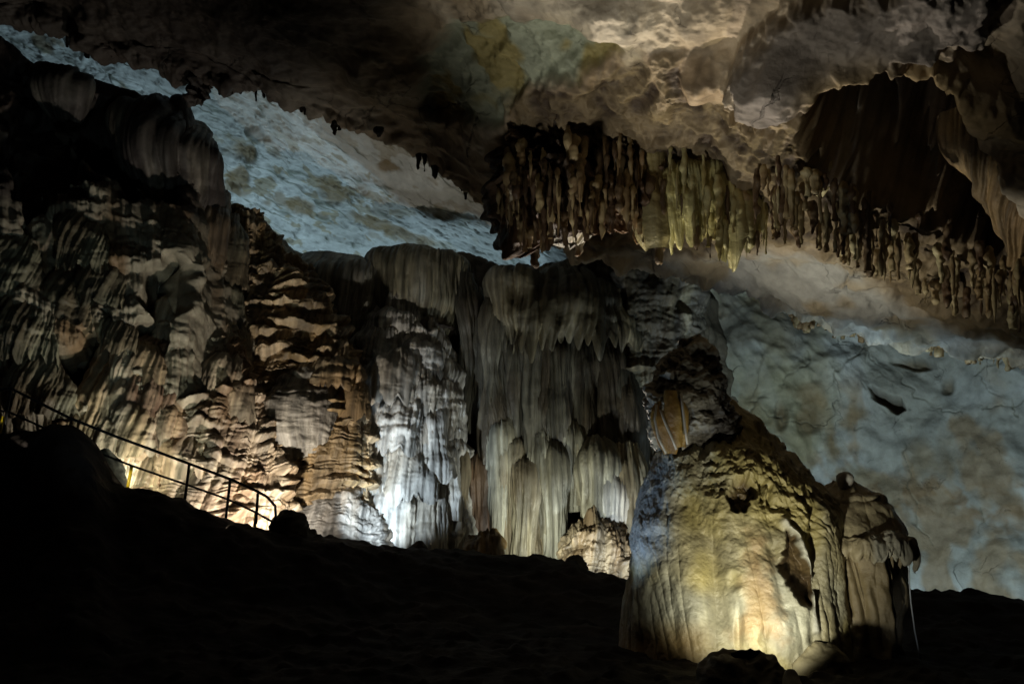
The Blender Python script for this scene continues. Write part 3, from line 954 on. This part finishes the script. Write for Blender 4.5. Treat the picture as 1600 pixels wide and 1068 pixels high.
# ------------------------------------------------------------------ big stalagmite
def f_body(g):
    s, z, px, py, a = g.s, g.z, g.px, g.py, g.a
    big = fbm(g.x * .8, z * .6, g.y * .8, 3, 201)
    rip = fbm(s * 7, z * 5, 0, 3, 203)
    fl = flutes(s, z, 2.2, 204, .05)
    f2 = flutes(s, z, 7, 205, .06)
    low = sm(760, 990, py)
    skin = np.sqrt(np.abs(pn(s * 9, z * 7, g.y * 3, 206)) + .002) + .6 * np.sqrt(np.abs(pn(s * 17, z * 12, 0, 209)) + .002)
    lay, _ = terrace(s, z, .34, 215, .8, .5, 4)
    d = .12 * big + .035 * rip * (1 - .5 * low) + .08 * fl + (.3 + .7 * low) * .05 * f2 + .010 * skin + .030 * lay * (1 - low)
    # rough crystalline shoulder
    sh = poly(px, py, [(1060, 720), (1200, 690), (1260, 760), (1270, 830), (1200, 800), (1120, 790)], 30, 20, 3)
    d = d + sh * (.05 * ridged(s * 4, z * 4, 0, 3, 207) + .02 * skin)
    d = d + .07 * flutes(s + .6 * z, z * .3, 6, 208) * poly(px, py, [(1180, 720), (1230, 720), (1290, 790), (1280, 860), (1250, 820), (1200, 770)], 15, 8, 4)
    # grotto notch with small fringe
    nt = poly(px, py, [(1140, 778), (1148, 757), (1163, 751), (1180, 764), (1178, 778), (1168, 784), (1164, 798), (1156, 788), (1150, 802), (1145, 788)], 4, 9, 5)
    n2 = np.maximum(seg(px, py, [(1187, 760), (1190, 782)], 3.5, 3), seg(px, py, [(1199, 764), (1200, 786)], 3, 3))
    # tear-shaped niche with a pale rim
    nc = poly(px, py, [(1222, 822), (1233, 836), (1243, 862), (1253, 900), (1259, 945), (1244, 945), (1228, 910), (1222, 870)], 6, 10, 4)
    rim = seg(px, py, [(1222, 818), (1238, 838), (1252, 872), (1262, 925), (1268, 985)], 6)
    d = d - .22 * nt - .12 * n2 + .10 * rim * (1 - nc)
    # valleys between the swells
    d = d - .10 * seg(px, py, [(1262, 800), (1268, 900), (1266, 1000)], 9)
    d = d - .13 * seg(px, py, [(1075, 790), (1110, 850), (1125, 960)], 20) - .10 * seg(px, py, [(1205, 860), (1222, 950)], 10)
    d = d - .07 * ell(px, py, 1146, 908, 7, 10, 0, .9, .5) - .09 * ell(px, py, 1154, 985, 5, 22, 0, .9, .4) - .05 * ell(px, py, 1192, 990, 5, 14, 20, .9, .5)
    c = mix(rgb(.31, .27, .15), rgb(.36, .35, .26), sm(-.3, .4, fbm(s * .9, z * .5, 0, 3, 211)))
    c = c * (.75 + .35 * sm(-.3, .3, fbm(s * 7, z * .5, 0, 3, 212)))[..., None]
    c = mix(c, rgb(.34, .28, .10), .8 * sm(-.05, .35, fbm(s * 1.1, z * .6, 4, 3, 213)))
    c = mix(c, rgb(.31, .21, .10), .8 * poly(px, py, [(1165, 830), (1190, 850), (1205, 920), (1215, 1000), (1140, 1000), (1165, 930)], 16, 16, 6))
    c = mix(c, mix(rgb(.050, .030, .012), rgb(.10, .065, .025), sm(-.2, .3, fbm(s * 5, z * 3, 0, 3, 214))), .95 * np.maximum(sm(.0, .35, nc), nt))
    c = mix(c, rgb(.36, .24, .09), .8 * sm(960, 1010, py) * sm(1130, 1060, px))
    c = mix(c, rgb(.44, .43, .36), .8 * rim * (1 - sm(0, .4, nc)))
    c = mix(c, rgb(.33, .36, .38), .8 * sm(1075, 1030, px) * sm(690, 740, py) * sm(900, 860, py))  # cool light on the left flank, put into the colour
    D = g.n * d[..., None]
    D[..., 1] += .34 * nc * (g.P[..., 1] < 11.7)
    D[..., 0] += .10 * nc
    return D, c


root = bpy.data.objects.new('stalagmite', None)
COL.objects.link(root)
root.location = at(1150, 1030, 11.6)
tag(root, 'huge rounded stalagmite with pointed head, floodlit yellow from below', 'stalagmite')


def child(o):
    o.parent = root
    o.matrix_parent_inverse = Matrix.Translation(root.location).inverted()
    return o


child(formation('body', [(628, 1095, 1135, 12.4), (650, 1070, 1160, 12.3), (690, 1042, 1198, 12.2), (740, 1020, 1246, 12.0), (790, 1006, 1284, 11.9), (860, 993, 1300, 11.75), (930, 983, 1306, 11.6), (1000, 976, 1314, 11.5), (1075, 968, 1325, 11.35)],
                900, 600, M_WET, f_body, closed=True, bulge=.62, edge=0))


def f_dome(g):
    s, z, px, py, a = g.s, g.z, g.px, g.py, g.a
    big = fbm(g.x, z * .7, g.y, 3, 221)
    d = .07 * big + .02 * fbm(s * 6, z * 4, 0, 3, 223) + .04 * flutes(s, z, 3, 224)
    te, fr = terrace(s, z, .16, 225)
    d = d + .05 * te * sm(860, 760, py)
    # open recess under the canopy on the right, cut by runnels, its shade put into the colour
    rec = poly(px, py, [(1308, 852), (1330, 846), (1440, 842), (1440, 1100), (1370, 1100), (1335, 980), (1318, 920)], 6, 5, 6)
    d = d - rec * (.26 - .16 * flutes(s, z, 2.6, 226, .12, .5) - .16 * flutes(s, z, 8, 228, .06) + .12 * fbm(s * 2, z * 1.2, 0, 3, 229))
    c = mix(rgb(.34, .29, .18), rgb(.38, .36, .28), sm(-.3, .3, fbm(s, z * .4, 0, 3, 227)))
    c = mix(c, rgb(.16, .115, .05), .7 * rec)
    return d, c


child(formation('side_dome', [(752, 1305, 1332, 11.9), (762, 1292, 1352, 11.85), (785, 1284, 1380, 11.7), (815, 1276, 1402, 11.5), (846, 1270, 1414, 11.35), (920, 1266, 1414, 11.25), (1000, 1262, 1412, 11.2), (1080, 1258, 1412, 11.15)],
                420, 420, M_WET, f_dome, closed=True, bulge=.62, edge=0))


def f_canopy(g):
    s, z = g.s, g.z
    d = .05 * fbm(g.x * 2, z * 2, g.y * 2, 3, 231) + .05 * flutes(s, z, 5, 232) * sm(.5, 1, g.v)
    D = g.n * d[..., None]
    D[..., 2] -= sm(.6, .9, g.v) * (.25 * np.abs(pn(s * 3.5, 0, 0, 233)) + .22 * flutes(s, 0 * z, 9, 235))
    D = D + g.n * (.05 * fbm(g.x * 7, z * 7, g.y * 7, 3, 236))[..., None]
    return D, mix(rgb(.40, .38, .30), rgb(.30, .25, .15), sm(-.2, .3, fbm(s * 2, z * 2, 0, 2, 234)))


child(formation('canopy', [(830, 1332, 1408, 11.3), (839, 1318, 1416, 11.2), (846, 1310, 1421, 11.16), (851, 1309, 1422, 11.15), (854, 1314, 1418, 11.2)], 300, 110, M_WET, f_canopy, closed=True, bulge=.85))


def f_head(g):
    s, z, px, py = g.s, g.z, g.px, g.py
    r = ridged(g.x * 2.2, z * 2.2, g.y * 2.2, 4, 241)
    d = .10 * r + .08 * np.abs(fbm(g.x * 5, z * 5, g.y * 5, 4, 243))
    c = mix(rgb(.09, .08, .06), rgb(.32, .30, .24), sm(.5, 1.5, r))
    c = mix(c, rgb(.04, .035, .03), sm(1085, 1120, px))  # right side darker: its shade is put into the colour
    return d, c


child(formation('head', [(538, 1068, 1084, 12.2), (552, 1058, 1098, 12.15), (585, 1036, 1112, 12.1), (622, 1026, 1126, 12.05), (660, 1030, 1142, 12.1), (700, 1045, 1165, 12.2), (735, 1060, 1180, 12.3)],
                260, 240, M_ROCK, f_head, closed=True, bulge=.8))


def f_curt(g):
    d = .07 * flutes(g.s, g.z, 7, 251, .1, .1) + .03 * fbm(g.x * 6, g.z * 3, g.y * 6, 3, 253)
    return d, mix(rgb(.36, .23, .06), rgb(.20, .11, .03), sm(-.2, .3, fbm(g.s * 3, g.z, 0, 2, 252)))


for i, r in enumerate(([(628, 1026, 1040, 11.75), (650, 1022, 1048, 11.68), (680, 1030, 1060, 11.68), (708, 1042, 1052, 11.72)],
                       [(612, 1042, 1064, 11.66), (635, 1040, 1068, 11.6), (670, 1048, 1070, 11.62), (698, 1058, 1068, 11.66)])):
    child(formation('curtain', r, 60, 80, M_WET, f_curt, closed=True, bulge=.35))


def f_knob(g):
    return .012 * fbm(g.x * 8, g.z * 8, g.y * 8, 3, 261), mix(rgb(.5, .48, .42), rgb(.4, .36, .28), sm(-.2, .3, fbm(g.x * 6, g.z * 6, 0, 2, 262)))


child(formation('knob', [(735.5, 1318, 1320, 11.7), (738, 1311, 1327, 11.7), (743, 1307, 1332, 11.7), (749, 1306, 1333, 11.7), (756, 1309, 1331, 11.7), (763, 1313, 1328, 11.7)], 48, 40, M_WET, f_knob, closed=True, bulge=1.0))
for px, py, h, wd_ in ((1223, 712, 22, 6), (1232, 716, 12, 4)):
    child(formation('nub', [(py - h, px - 1, px + 1, 12.1), (py - h + 4, px - wd_ * .7, px + wd_ * .7, 12.1), (py, px - wd_, px + wd_, 12.1)], 16, 14, M_WET, f_knob, closed=True, bulge=1.0))

# ------------------------------------------------------------------ hanging formations
PXC, PYC = project(P_CEIL)
_f = P_CEIL.reshape(-1, 3)
_px, _py = PXC.ravel(), PYC.ravel()


def ceil_at(px, py):
    m = (np.abs(_px - px) < 14) & (np.abs(_py - py) < 14)
    if not m.any():
        return 14.0
    q = (_px[m] - px) ** 2 + (_py[m] - py) ** 2
    k = np.argsort(q)[:6]
    return float(_f[m][k][:, 1].min())


form('flowstone_curtain', 'yellow green domed flowstone curtain hanging at the centre of the stalactites', 'drapery',
     [(246, 1068, 1104, 13.15), (258, 1056, 1122, 12.95), (285, 1050, 1130, 12.85), (320, 1054, 1130, 12.85), (350, 1062, 1124, 12.9), (370, 1072, 1116, 13.0)], 260, 260, M_WET,
     sty(.05, 11, .06, .6, .03, 301, rgb(.38, .35, .16), rgb(.26, .22, .07), None, 20, .25, .25, rag=.9, rib=.10, rf=5), bulge=.5)
form('flowstone_curtain', 'short olive curtain at the right of the yellow green dome', 'drapery',
     [(290, 1140, 1152, 13.15), (320, 1136, 1160, 13.0), (355, 1138, 1162, 13.0), (380, 1142, 1160, 13.05), (392, 1148, 1158, 13.1)], 120, 200, M_WET,
     sty(.07, 8, .08, .5, .03, 302, rgb(.33, .30, .15), rgb(.22, .18, .07), rgb(.10, .08, .03), 18, .15, rag=1.0, rib=.18, rf=3), bulge=.5)
form('flowstone_curtain', 'slender pale fluted curtain left of the yellow green one', 'drapery',
     [(150, 1010, 1036, 13.4), (200, 1008, 1030, 13.2), (260, 1008, 1034, 13.05), (320, 1008, 1040, 13.0), (360, 1012, 1038, 13.0), (388, 1020, 1034, 13.05)], 110, 260, M_WET,
     sty(.05, 9, .06, .6, .03, 303, rgb(.36, .33, .18), rgb(.26, .22, .1), rgb(.1, .07, .03), 10, .12), bulge=.7)
form('hanging_block', 'pale yellow broken hanging block with flat lower end', 'stalactite',
     [(195, 1250, 1286, 12.6), (225, 1252, 1294, 12.4), (262, 1254, 1298, 12.4), (286, 1258, 1290, 12.4), (291, 1262, 1284, 12.45)], 90, 120, M_WET,
     sty(.10, 4, 0, .6, .03, 305, rgb(.40, .37, .22), rgb(.28, .23, .11), rgb(.08, .05, .02), 10, .1), closed=True, bulge=.8)
form('hanging_block', 'rounded pale stub just right of the broken hanging block', 'stalactite',
     [(215, 1282, 1296, 12.5), (250, 1284, 1300, 12.4), (290, 1290, 1308, 12.4), (304, 1292, 1306, 12.4), (308, 1296, 1303, 12.4)], 50, 90, M_WET,
     sty(.06, 5, 0, .6, .02, 306, rgb(.40, .37, .22), rgb(.28, .23, .11)), closed=True, bulge=.9)
form('flowstone_curtain', 'brown ridged curtain sweeping down the far upper right edge', 'drapery',
     [(170, 1490, 1560, 11.2), (215, 1510, 1640, 11.0), (270, 1545, 1700, 11.0), (330, 1575, 1740, 11.2), (400, 1610, 1760, 11.5)], 200, 240, M_ROCK,
     sty(.08, 7, 0, .6, .05, 307, rgb(.26, .18, .085), rgb(.17, .11, .05), None, 9, .15), bulge=.4)
form('pear_stalactite', 'pear shaped tan stalactite alone left of the stalactite cluster', 'stalactite',
     [(275, 790, 798, 14.6), (295, 784, 800, 14.5), (315, 777, 807, 14.5), (328, 777, 809, 14.5), (336, 784, 803, 14.5), (338, 790, 797, 14.5)], 60, 70, M_FLOW,
     sty(.03, 5, .03, .2, .02, 309, rgb(.30, .24, .12), rgb(.22, .17, .08)), closed=True, bulge=.9)
form('rock_fin', 'pale tan pointed rock fin left of the black hollow', 'rock formation',
     [(130, 1168, 1192, 11.2), (150, 1166, 1200, 11.2), (170, 1172, 1198, 11.3), (186, 1182, 1190, 11.4)], 40, 60, M_ROCK, sty(.05, 4, 0, .5, .02, 310, rgb(.32, .24, .12), rgb(.24, .17, .08)), closed=True)
form('white_crust', 'bright white crust on broken stalactites left of centre', 'rock formation',
     [(344, 868, 900, 13.2), (348, 855, 918, 13.1), (356, 853, 920, 13.1), (363, 875, 905, 13.15), (366, 885, 898, 13.2)], 70, 40, M_FLOW, sty(.03, 5, .06, .15, .05, 311, rgb(.72, .70, .62), rgb(.6, .55, .42)), closed=True, bulge=.5)


form('stalactite_mass', 'dark brown craggy rock mass carrying the dense stalactite cluster', 'rock formation',
     [(150, 800, 1000, 14.2), (200, 796, 1010, 13.7), (260, 815, 1010, 13.5), (310, 840, 1000, 13.5), (345, 860, 985, 13.7)], 260, 260, M_ROCK,
     sty(.06, 6, .25, .35, .05, 321, rgb(.12, .07, .035), rgb(.07, .04, .02), rgb(.03, .02, .012), 12, .7, popc=.4, rib=.12, rf=2.2, rag=.6), bulge=.35)


def stalactite(px, py, ln, hw, d, mat, c0, c1, seed, name='stalactite', nu=14, nv=26, blunt=.25, lean=0.0, sink=0.0):
    r = random.Random(seed)
    rows = []
    for t in (0, .15, .4, .65, .85, .96, 1):
        wv = hw * ((1 - t) ** .75 * (1 - blunt) + blunt) * (1 + .25 * (r.random() - .5))
        if t == 1:
            wv = .6
        cx = px + lean * t * ln + r.uniform(-.5, .5)
        if t == 0:
            wv *= .45
        rows.append((py + ln * t, cx - wv, cx + wv, d + sink * max(0, 1 - t * 3)))

    def fn(g):
        k = hw / FPX * d
        b = fbm(g.x * 5, g.z * 2.5, g.y * 5, 3, seed % 97)
        return k * (.8 * b + .6 * fbm(g.x * 9, g.z * 7, g.y * 9, 2, seed % 79) + .35 * flutes(g.s, g.z, 9, seed % 89)), mix(c0, c1, sm(-.3, .3, fbm(g.x * 3, g.z * 3, g.y * 3, 2, seed % 83)))
    return formation(name, rows, nu, nv, mat, fn, closed=True, bulge=1.0)


rnd = random.Random(11)
tag(stalactite(313, 95, 66, 19, 15.0, M_ROCK, DARK, DARK * .8, 1, nu=30, nv=50, blunt=.4, lean=-.12), 'largest black stalactite hanging from the upper left lip', 'stalactite')
for i, (px, py, ln, hw, lab) in enumerate(((262, 88, 22, 9, 'short black stalactite left of the large black one'), (372, 118, 26, 10, 'small dark stub right of the large black stalactite'), (523, 168, 42, 10, 'lone dark spike on the lip above the pale slab'),
                                           (343, 112, 18, 8, 'tiny dark nub touching the large black stalactite'), (590, 195, 18, 9, 'small dark nub on the lip right of the lone spike'))):
    tag(stalactite(px, py, ln, hw, 15.2, M_ROCK, DARK, DARK * .8, 20 + i, nu=20, nv=30), lab, 'stalactite', 'stalactites along the black ceiling lip')
for i in range(28):
    px = rnd.choice([rnd.uniform(60, 300), rnd.uniform(340, 560), rnd.uniform(400, 790), rnd.uniform(620, 790)])
    py = np.interp(px, cx_, cl)
    tag(stalactite(px, py - 14, rnd.uniform(20, 40), rnd.uniform(2.5, 6), np.interp(px, cx_, cdp) - .05, M_ROCK, DARK, DARK * .8, 50 + i, nu=10, nv=12, blunt=.1), 'tiny dark spike on the ceiling lip ' + ('above the left strip of slab' if px < 320 else 'between the black stalactite and lone spike' if px < 523 else 'right of the lone spike' if px < 660 else 'near the pear shaped stalactite'), 'stalactite', 'tiny spikes along the ceiling lip')
# dense dark cluster left of the curtain
SM = [surf(bpy.data.objects['stalactite_mass'])]
for i in range(118):
    px = 775 + 240 * rnd.random()
    low = np.interp(px, [775, 810, 840, 905, 960, 1020], [345, 395, 405, 385, 370, 385])
    tip = low - abs(rnd.gauss(0, 62))
    ln = min(rnd.uniform(25, 100), tip - 150)
    d = front(SM, px, tip - ln * .6) or ceil_at(px, tip - ln)
    k = rnd.random()
    c0, c1 = (BROWN, rgb(.06, .035, .02)) if k < .42 else ((rgb(.32, .255, .14), rgb(.19, .13, .065)) if k < .92 else (rgb(.5, .46, .36), rgb(.3, .2, .1)))
    tag(stalactite(px, tip - ln, ln, rnd.uniform(2.4, 7), d - .08 - rnd.random() * .25, M_FLOW, c0, c1, 100 + i, blunt=rnd.uniform(.06, .3), sink=.3), ('dark brown' if k < .42 else 'tan' if k < .92 else 'pale crusted') + ' stalactite in the dense cluster ' + ('beside the pear shaped one' if px < 850 else 'above the white crust' if px < 940 else 'next to the slender pale curtain'), 'stalactite', 'stalactites in the dense brown cluster')
# belt on the right
for i in range(115):
    px = rnd.uniform(1160, 1340) if i % 5 < 2 else rnd.uniform(1300, 1620)
    tip = np.interp(px, [1160, 1230, 1300, 1400, 1500, 1620], [395, 385, 405, 455, 505, 525]) - abs(rnd.gauss(0, 45))
    ln = rnd.uniform(28, 80)
    root_y = tip - ln
    up = np.interp(px, [1160, 1260, 1340, 1450, 1560, 1620], [200, 270, 300, 345, 400, 420])
    root_y = max(root_y, up)
    if tip - root_y < 14:
        tip = root_y + 22
    d = ceil_at(px, root_y)
    k = rnd.random()
    c0, c1 = (BROWN, rgb(.07, .04, .02)) if k < .3 else ((rgb(.32, .26, .145), rgb(.20, .14, .07)) if k < .88 else (rgb(.36, .32, .19), rgb(.26, .2, .1)))
    tag(stalactite(px, root_y - 8, tip - root_y + 8, rnd.uniform(2.6, 7.5), d - .1 - rnd.random() * .4, M_FLOW, c0, c1, 400 + i, blunt=rnd.uniform(.06, .3), lean=rnd.uniform(-.03, .06)), ('dark brown' if k < .3 else 'tan' if k < .88 else 'pale olive') + ' stalactite in the belt ' + ('near the broken hanging block' if px < 1310 else 'below the middle of the black hollow' if px < 1460 else 'beneath the ridged brown curtain'), 'stalactite', 'stalactites in the belt above the pale ledge')
for i in range(54):
    px = rnd.uniform(1002, 1200)
    tip = np.interp(px, [1002, 1060, 1110, 1180], [390, 385, 410, 400]) - abs(rnd.gauss(0, 50))
    ln = rnd.uniform(35, 110)
    d = np.interp(px, [1000, 1040, 1100, 1150, 1180], [12.95, 12.75, 12.5, 12.7, 12.95]) + rnd.uniform(-.1, .35)
    yg = rnd.random() < .55
    tag(stalactite(px, tip - ln, ln, rnd.uniform(2.2, 6), d, M_WET, rgb(.36, .33, .17) if yg else BROWN, rgb(.24, .2, .08) if yg else rgb(.07, .045, .025), 900 + i, blunt=rnd.uniform(.08, .35)), ('slender yellow green stalactite ' if yg else 'slender dark brown stalactite ') + ('left of the domed curtain' if px < 1050 else 'in front of the domed curtain' if px < 1125 else 'right of the domed curtain'), 'stalactite', 'slender stalactites around the domed curtain')
# stub points under the cluster
for i, (px, py, ln, lab) in enumerate(((808, 355, 48, 'short dark spike at the left end of the dense cluster'), (836, 358, 60, 'longest thin dark spike below the dense cluster'), (905, 360, 40, 'white tipped broken stalactite below the white crust'), (995, 345, 38, 'white tipped stub left of the slender pale curtain'), (1030, 372, 40, 'knobbly brown stub under the slender pale curtain'))):
    cc = (rgb(.55, .5, .4), rgb(.2, .12, .05)) if 'white' in lab else (BROWN, rgb(.05, .03, .02))
    tag(stalactite(px, py, ln, 7, 13.4, M_FLOW, *cc, 700 + i, blunt=.5), lab, 'stalactite', 'stalactites below the dense cluster')
# fringe along the ledge's lip: too small and dense to tell apart, one object
fringe = []
for i in range(120):
    px = rnd.uniform(1235, 1610)
    py = np.interp(px, cx_, cl)
    fringe.append(stalactite(px, py - 12, rnd.uniform(14, 38), rnd.uniform(3, 7), np.interp(px, cx_, cdp) - .06, M_FLOW, rgb(.34, .25, .13), rgb(.25, .16, .08), 800 + i, nu=10, nv=12))
bm = bmesh.new()
for o in fringe:
    bm.from_mesh(o.data)
    me = o.data
    bpy.data.objects.remove(o)
    bpy.data.meshes.remove(me)
me = bpy.data.meshes.new('stalactite_fringe')
bm.to_mesh(me)
bm.free()
me.materials.append(M_FLOW)
o = bpy.data.objects.new('stalactite_fringe', me)
COL.objects.link(o)
tag(o, 'ragged fringe of tiny tan stalactites along the lip of the pale ledge', kind='stuff')


# ------------------------------------------------------------------ railing
def tube(name, pts, r, mat, parent=None, n=8):
    pts = [Vector(p) for p in pts]
    V, Fc = [], []
    for i, p in enumerate(pts):
        t = (pts[min(i + 1, len(pts) - 1)] - pts[max(i - 1, 0)]).normalized()
        a = t.cross(Vector((0, 1, .2))).normalized()
        b = t.cross(a)
        for k in range(n):
            an = 2 * math.pi * k / n
            V.append(p + (a * math.cos(an) + b * math.sin(an)) * r)
    for i in range(len(pts) - 1):
        for k in range(n):
            Fc.append((i * n + k, i * n + (k + 1) % n, (i + 1) * n + (k + 1) % n, (i + 1) * n + k))
    Fc += [tuple(range(n))[::-1], tuple(range((len(pts) - 1) * n, len(pts) * n))]
    me = bpy.data.meshes.new(name)
    me.from_pydata([tuple(v) for v in V], [], Fc)
    me.shade_smooth()
    me.materials.append(mat)
    o = bpy.data.objects.new(name, me)
    COL.objects.link(o)
    if parent:
        o.parent = parent
        o.matrix_parent_inverse = Matrix.Translation(parent.location).inverted()
    return o


M_CALC = plain_material('pale calcite', (.55, .50, .40), .35)
for pts in ([(1064, 614), (1067, 640), (1071, 672), (1074, 694)], [(1032, 640), (1040, 662), (1050, 684), (1057, 702)], [(1026, 632), (1023, 655), (1029, 684), (1041, 708)]):
    tube('curtain_rim', [at(x, y, 11.42) for x, y in pts], .018, M_CALC, root, 6)

rail = bpy.data.objects.new('railing', None)
COL.objects.link(rail)
rail.location = at(300, 800, 14.6)
tag(rail, 'thin black handrail with two bars following the stairs up the ridge', 'railing')
RD = lambda x: np.interp(x, [-60, 20, 110, 250, 440], [14.1, 14.2, 14.4, 14.6, 14.9])
tp = [(-60, 618), (17, 606), (60, 628), (110, 653), (180, 681), (240, 703), (296, 724), (360, 748), (400, 766), (418, 776), (430, 790), (431, 806), (429, 826)]
tube('top_rail', [at(x, y, RD(x)) for x, y in tp], .026, M_RAIL, rail)
tube('mid_rail', [at(x, y, RD(x)) for x, y in [(-60, 640), (12, 642), (60, 664), (110, 690), (160, 709), (206, 727), (290, 756), (355, 779), (400, 800), (430, 817)]], .02, M_RAIL, rail)
for x0, y0, x1, y1 in ((17, 606, 2, 690), (296, 724, 285, 800), (360, 748, 351, 815), (403, 770, 400, 806)):
    tube('post', [at(x0, y0, RD(x0)), at(x1, y1 + 12, RD(x1))], .026, M_RAIL, rail)
for x0, y0, x1, y1 in ((206, 728, 197, 768), (400, 800, 397, 828), (5, 650, 0, 668)):
    tag(tube('post', [at(x0, y0, RD(x0) + .05), at(x1, y1 + 8, RD(x1) + .05)], .03, M_YELL, rail), 'yellow painted post')


# ------------------------------------------------------------------ rocks on the ridge, at the stalagmite's foot
def rock(px, py0, py1, hw, d, lab, seed, col=rgb(.05, .045, .04), group=None, mat=M_SOIL, n=40):
    h = py1 - py0
    rows = [(py0, px - hw * .25, px + hw * .2, d), (py0 + h * .12, px - hw * .5, px + hw * .42, d), (py0 + h * .45, px - hw * .75, px + hw * .78, d - .05), (py1, px - hw, px + hw, d - .1)]

    def fn(g):
        k = hw / FPX * d
        return k * (.22 * fbm(g.x * 2.2, g.z * 2.2, g.y * 2.2, 3, seed) + .08 * ridged(g.x * 5, g.z * 5, g.y * 5, 2, seed)), np.broadcast_to(col, g.P.shape)
    return tag(formation('rock', rows, n, n, mat, fn, closed=True, bulge=.8), lab, 'rock', group)


rock(452, 797, 850, 34, 15.1, 'large black blocky boulder at the lower end of the railing', 1)
for i, (px, a, b, hw, d, lab) in enumerate(((515, 836, 858, 15, 15.6, 'flat topped black rock on the ridge right of the boulder'), (655, 846, 875, 17, 16.6, 'rounded black rock on the ridge below the pale column'), (545, 846, 862, 12, 15.9, 'low black rock between the flat and rounded ridge rocks'), (600, 852, 872, 14, 16.3, 'small black rock left of the rounded ridge rock'),
                                            (345, 812, 826, 10, 14.8, 'small black stone beside the railing post'), (385, 818, 836, 14, 14.9, 'black stone left of the yellow lower post'), (900, 868, 892, 22, 17.0, 'dark hump on the ridge beneath the grotto'), (490, 826, 850, 10, 15.3, 'small black stone leaning on the boulder'))):
    rock(px, a, b, hw, d, lab, 10 + i, group='black rocks along the ridge')
rock(168, 700, 775, 26, 14.9, 'smooth greenish rock face beside the upper yellow post', 30, rgb(.16, .17, .13), mat=M_ROCK)
rock(1165, 1028, 1110, 80, 8.25, 'broad dark rock at the foot of the stalagmite', 31, rgb(.16, .14, .09), mat=M_ROCK, n=70)
rock(1284, 1002, 1085, 42, 10.0, 'rounded olive rock at the right foot of the stalagmite', 32, rgb(.22, .19, .11), mat=M_ROCK, n=60)
rock(1236, 1046, 1090, 17, 7.75, 'small pale stone at the bottom below the stalagmite', 33, rgb(.45, .42, .32), mat=M_ROCK)

# thin trickle of water falling from the canopy
o = tube('water_trickle', [at(1421, 856, 11.0), at(1420, 900, 10.98), at(1423, 940, 10.95), at(1429, 985, 10.9), at(1437, 1025, 10.85), at(1446, 1075, 10.8)], .009, M_WATER)
tag(o, 'thin white trickle of water falling from the canopy edge', 'water')
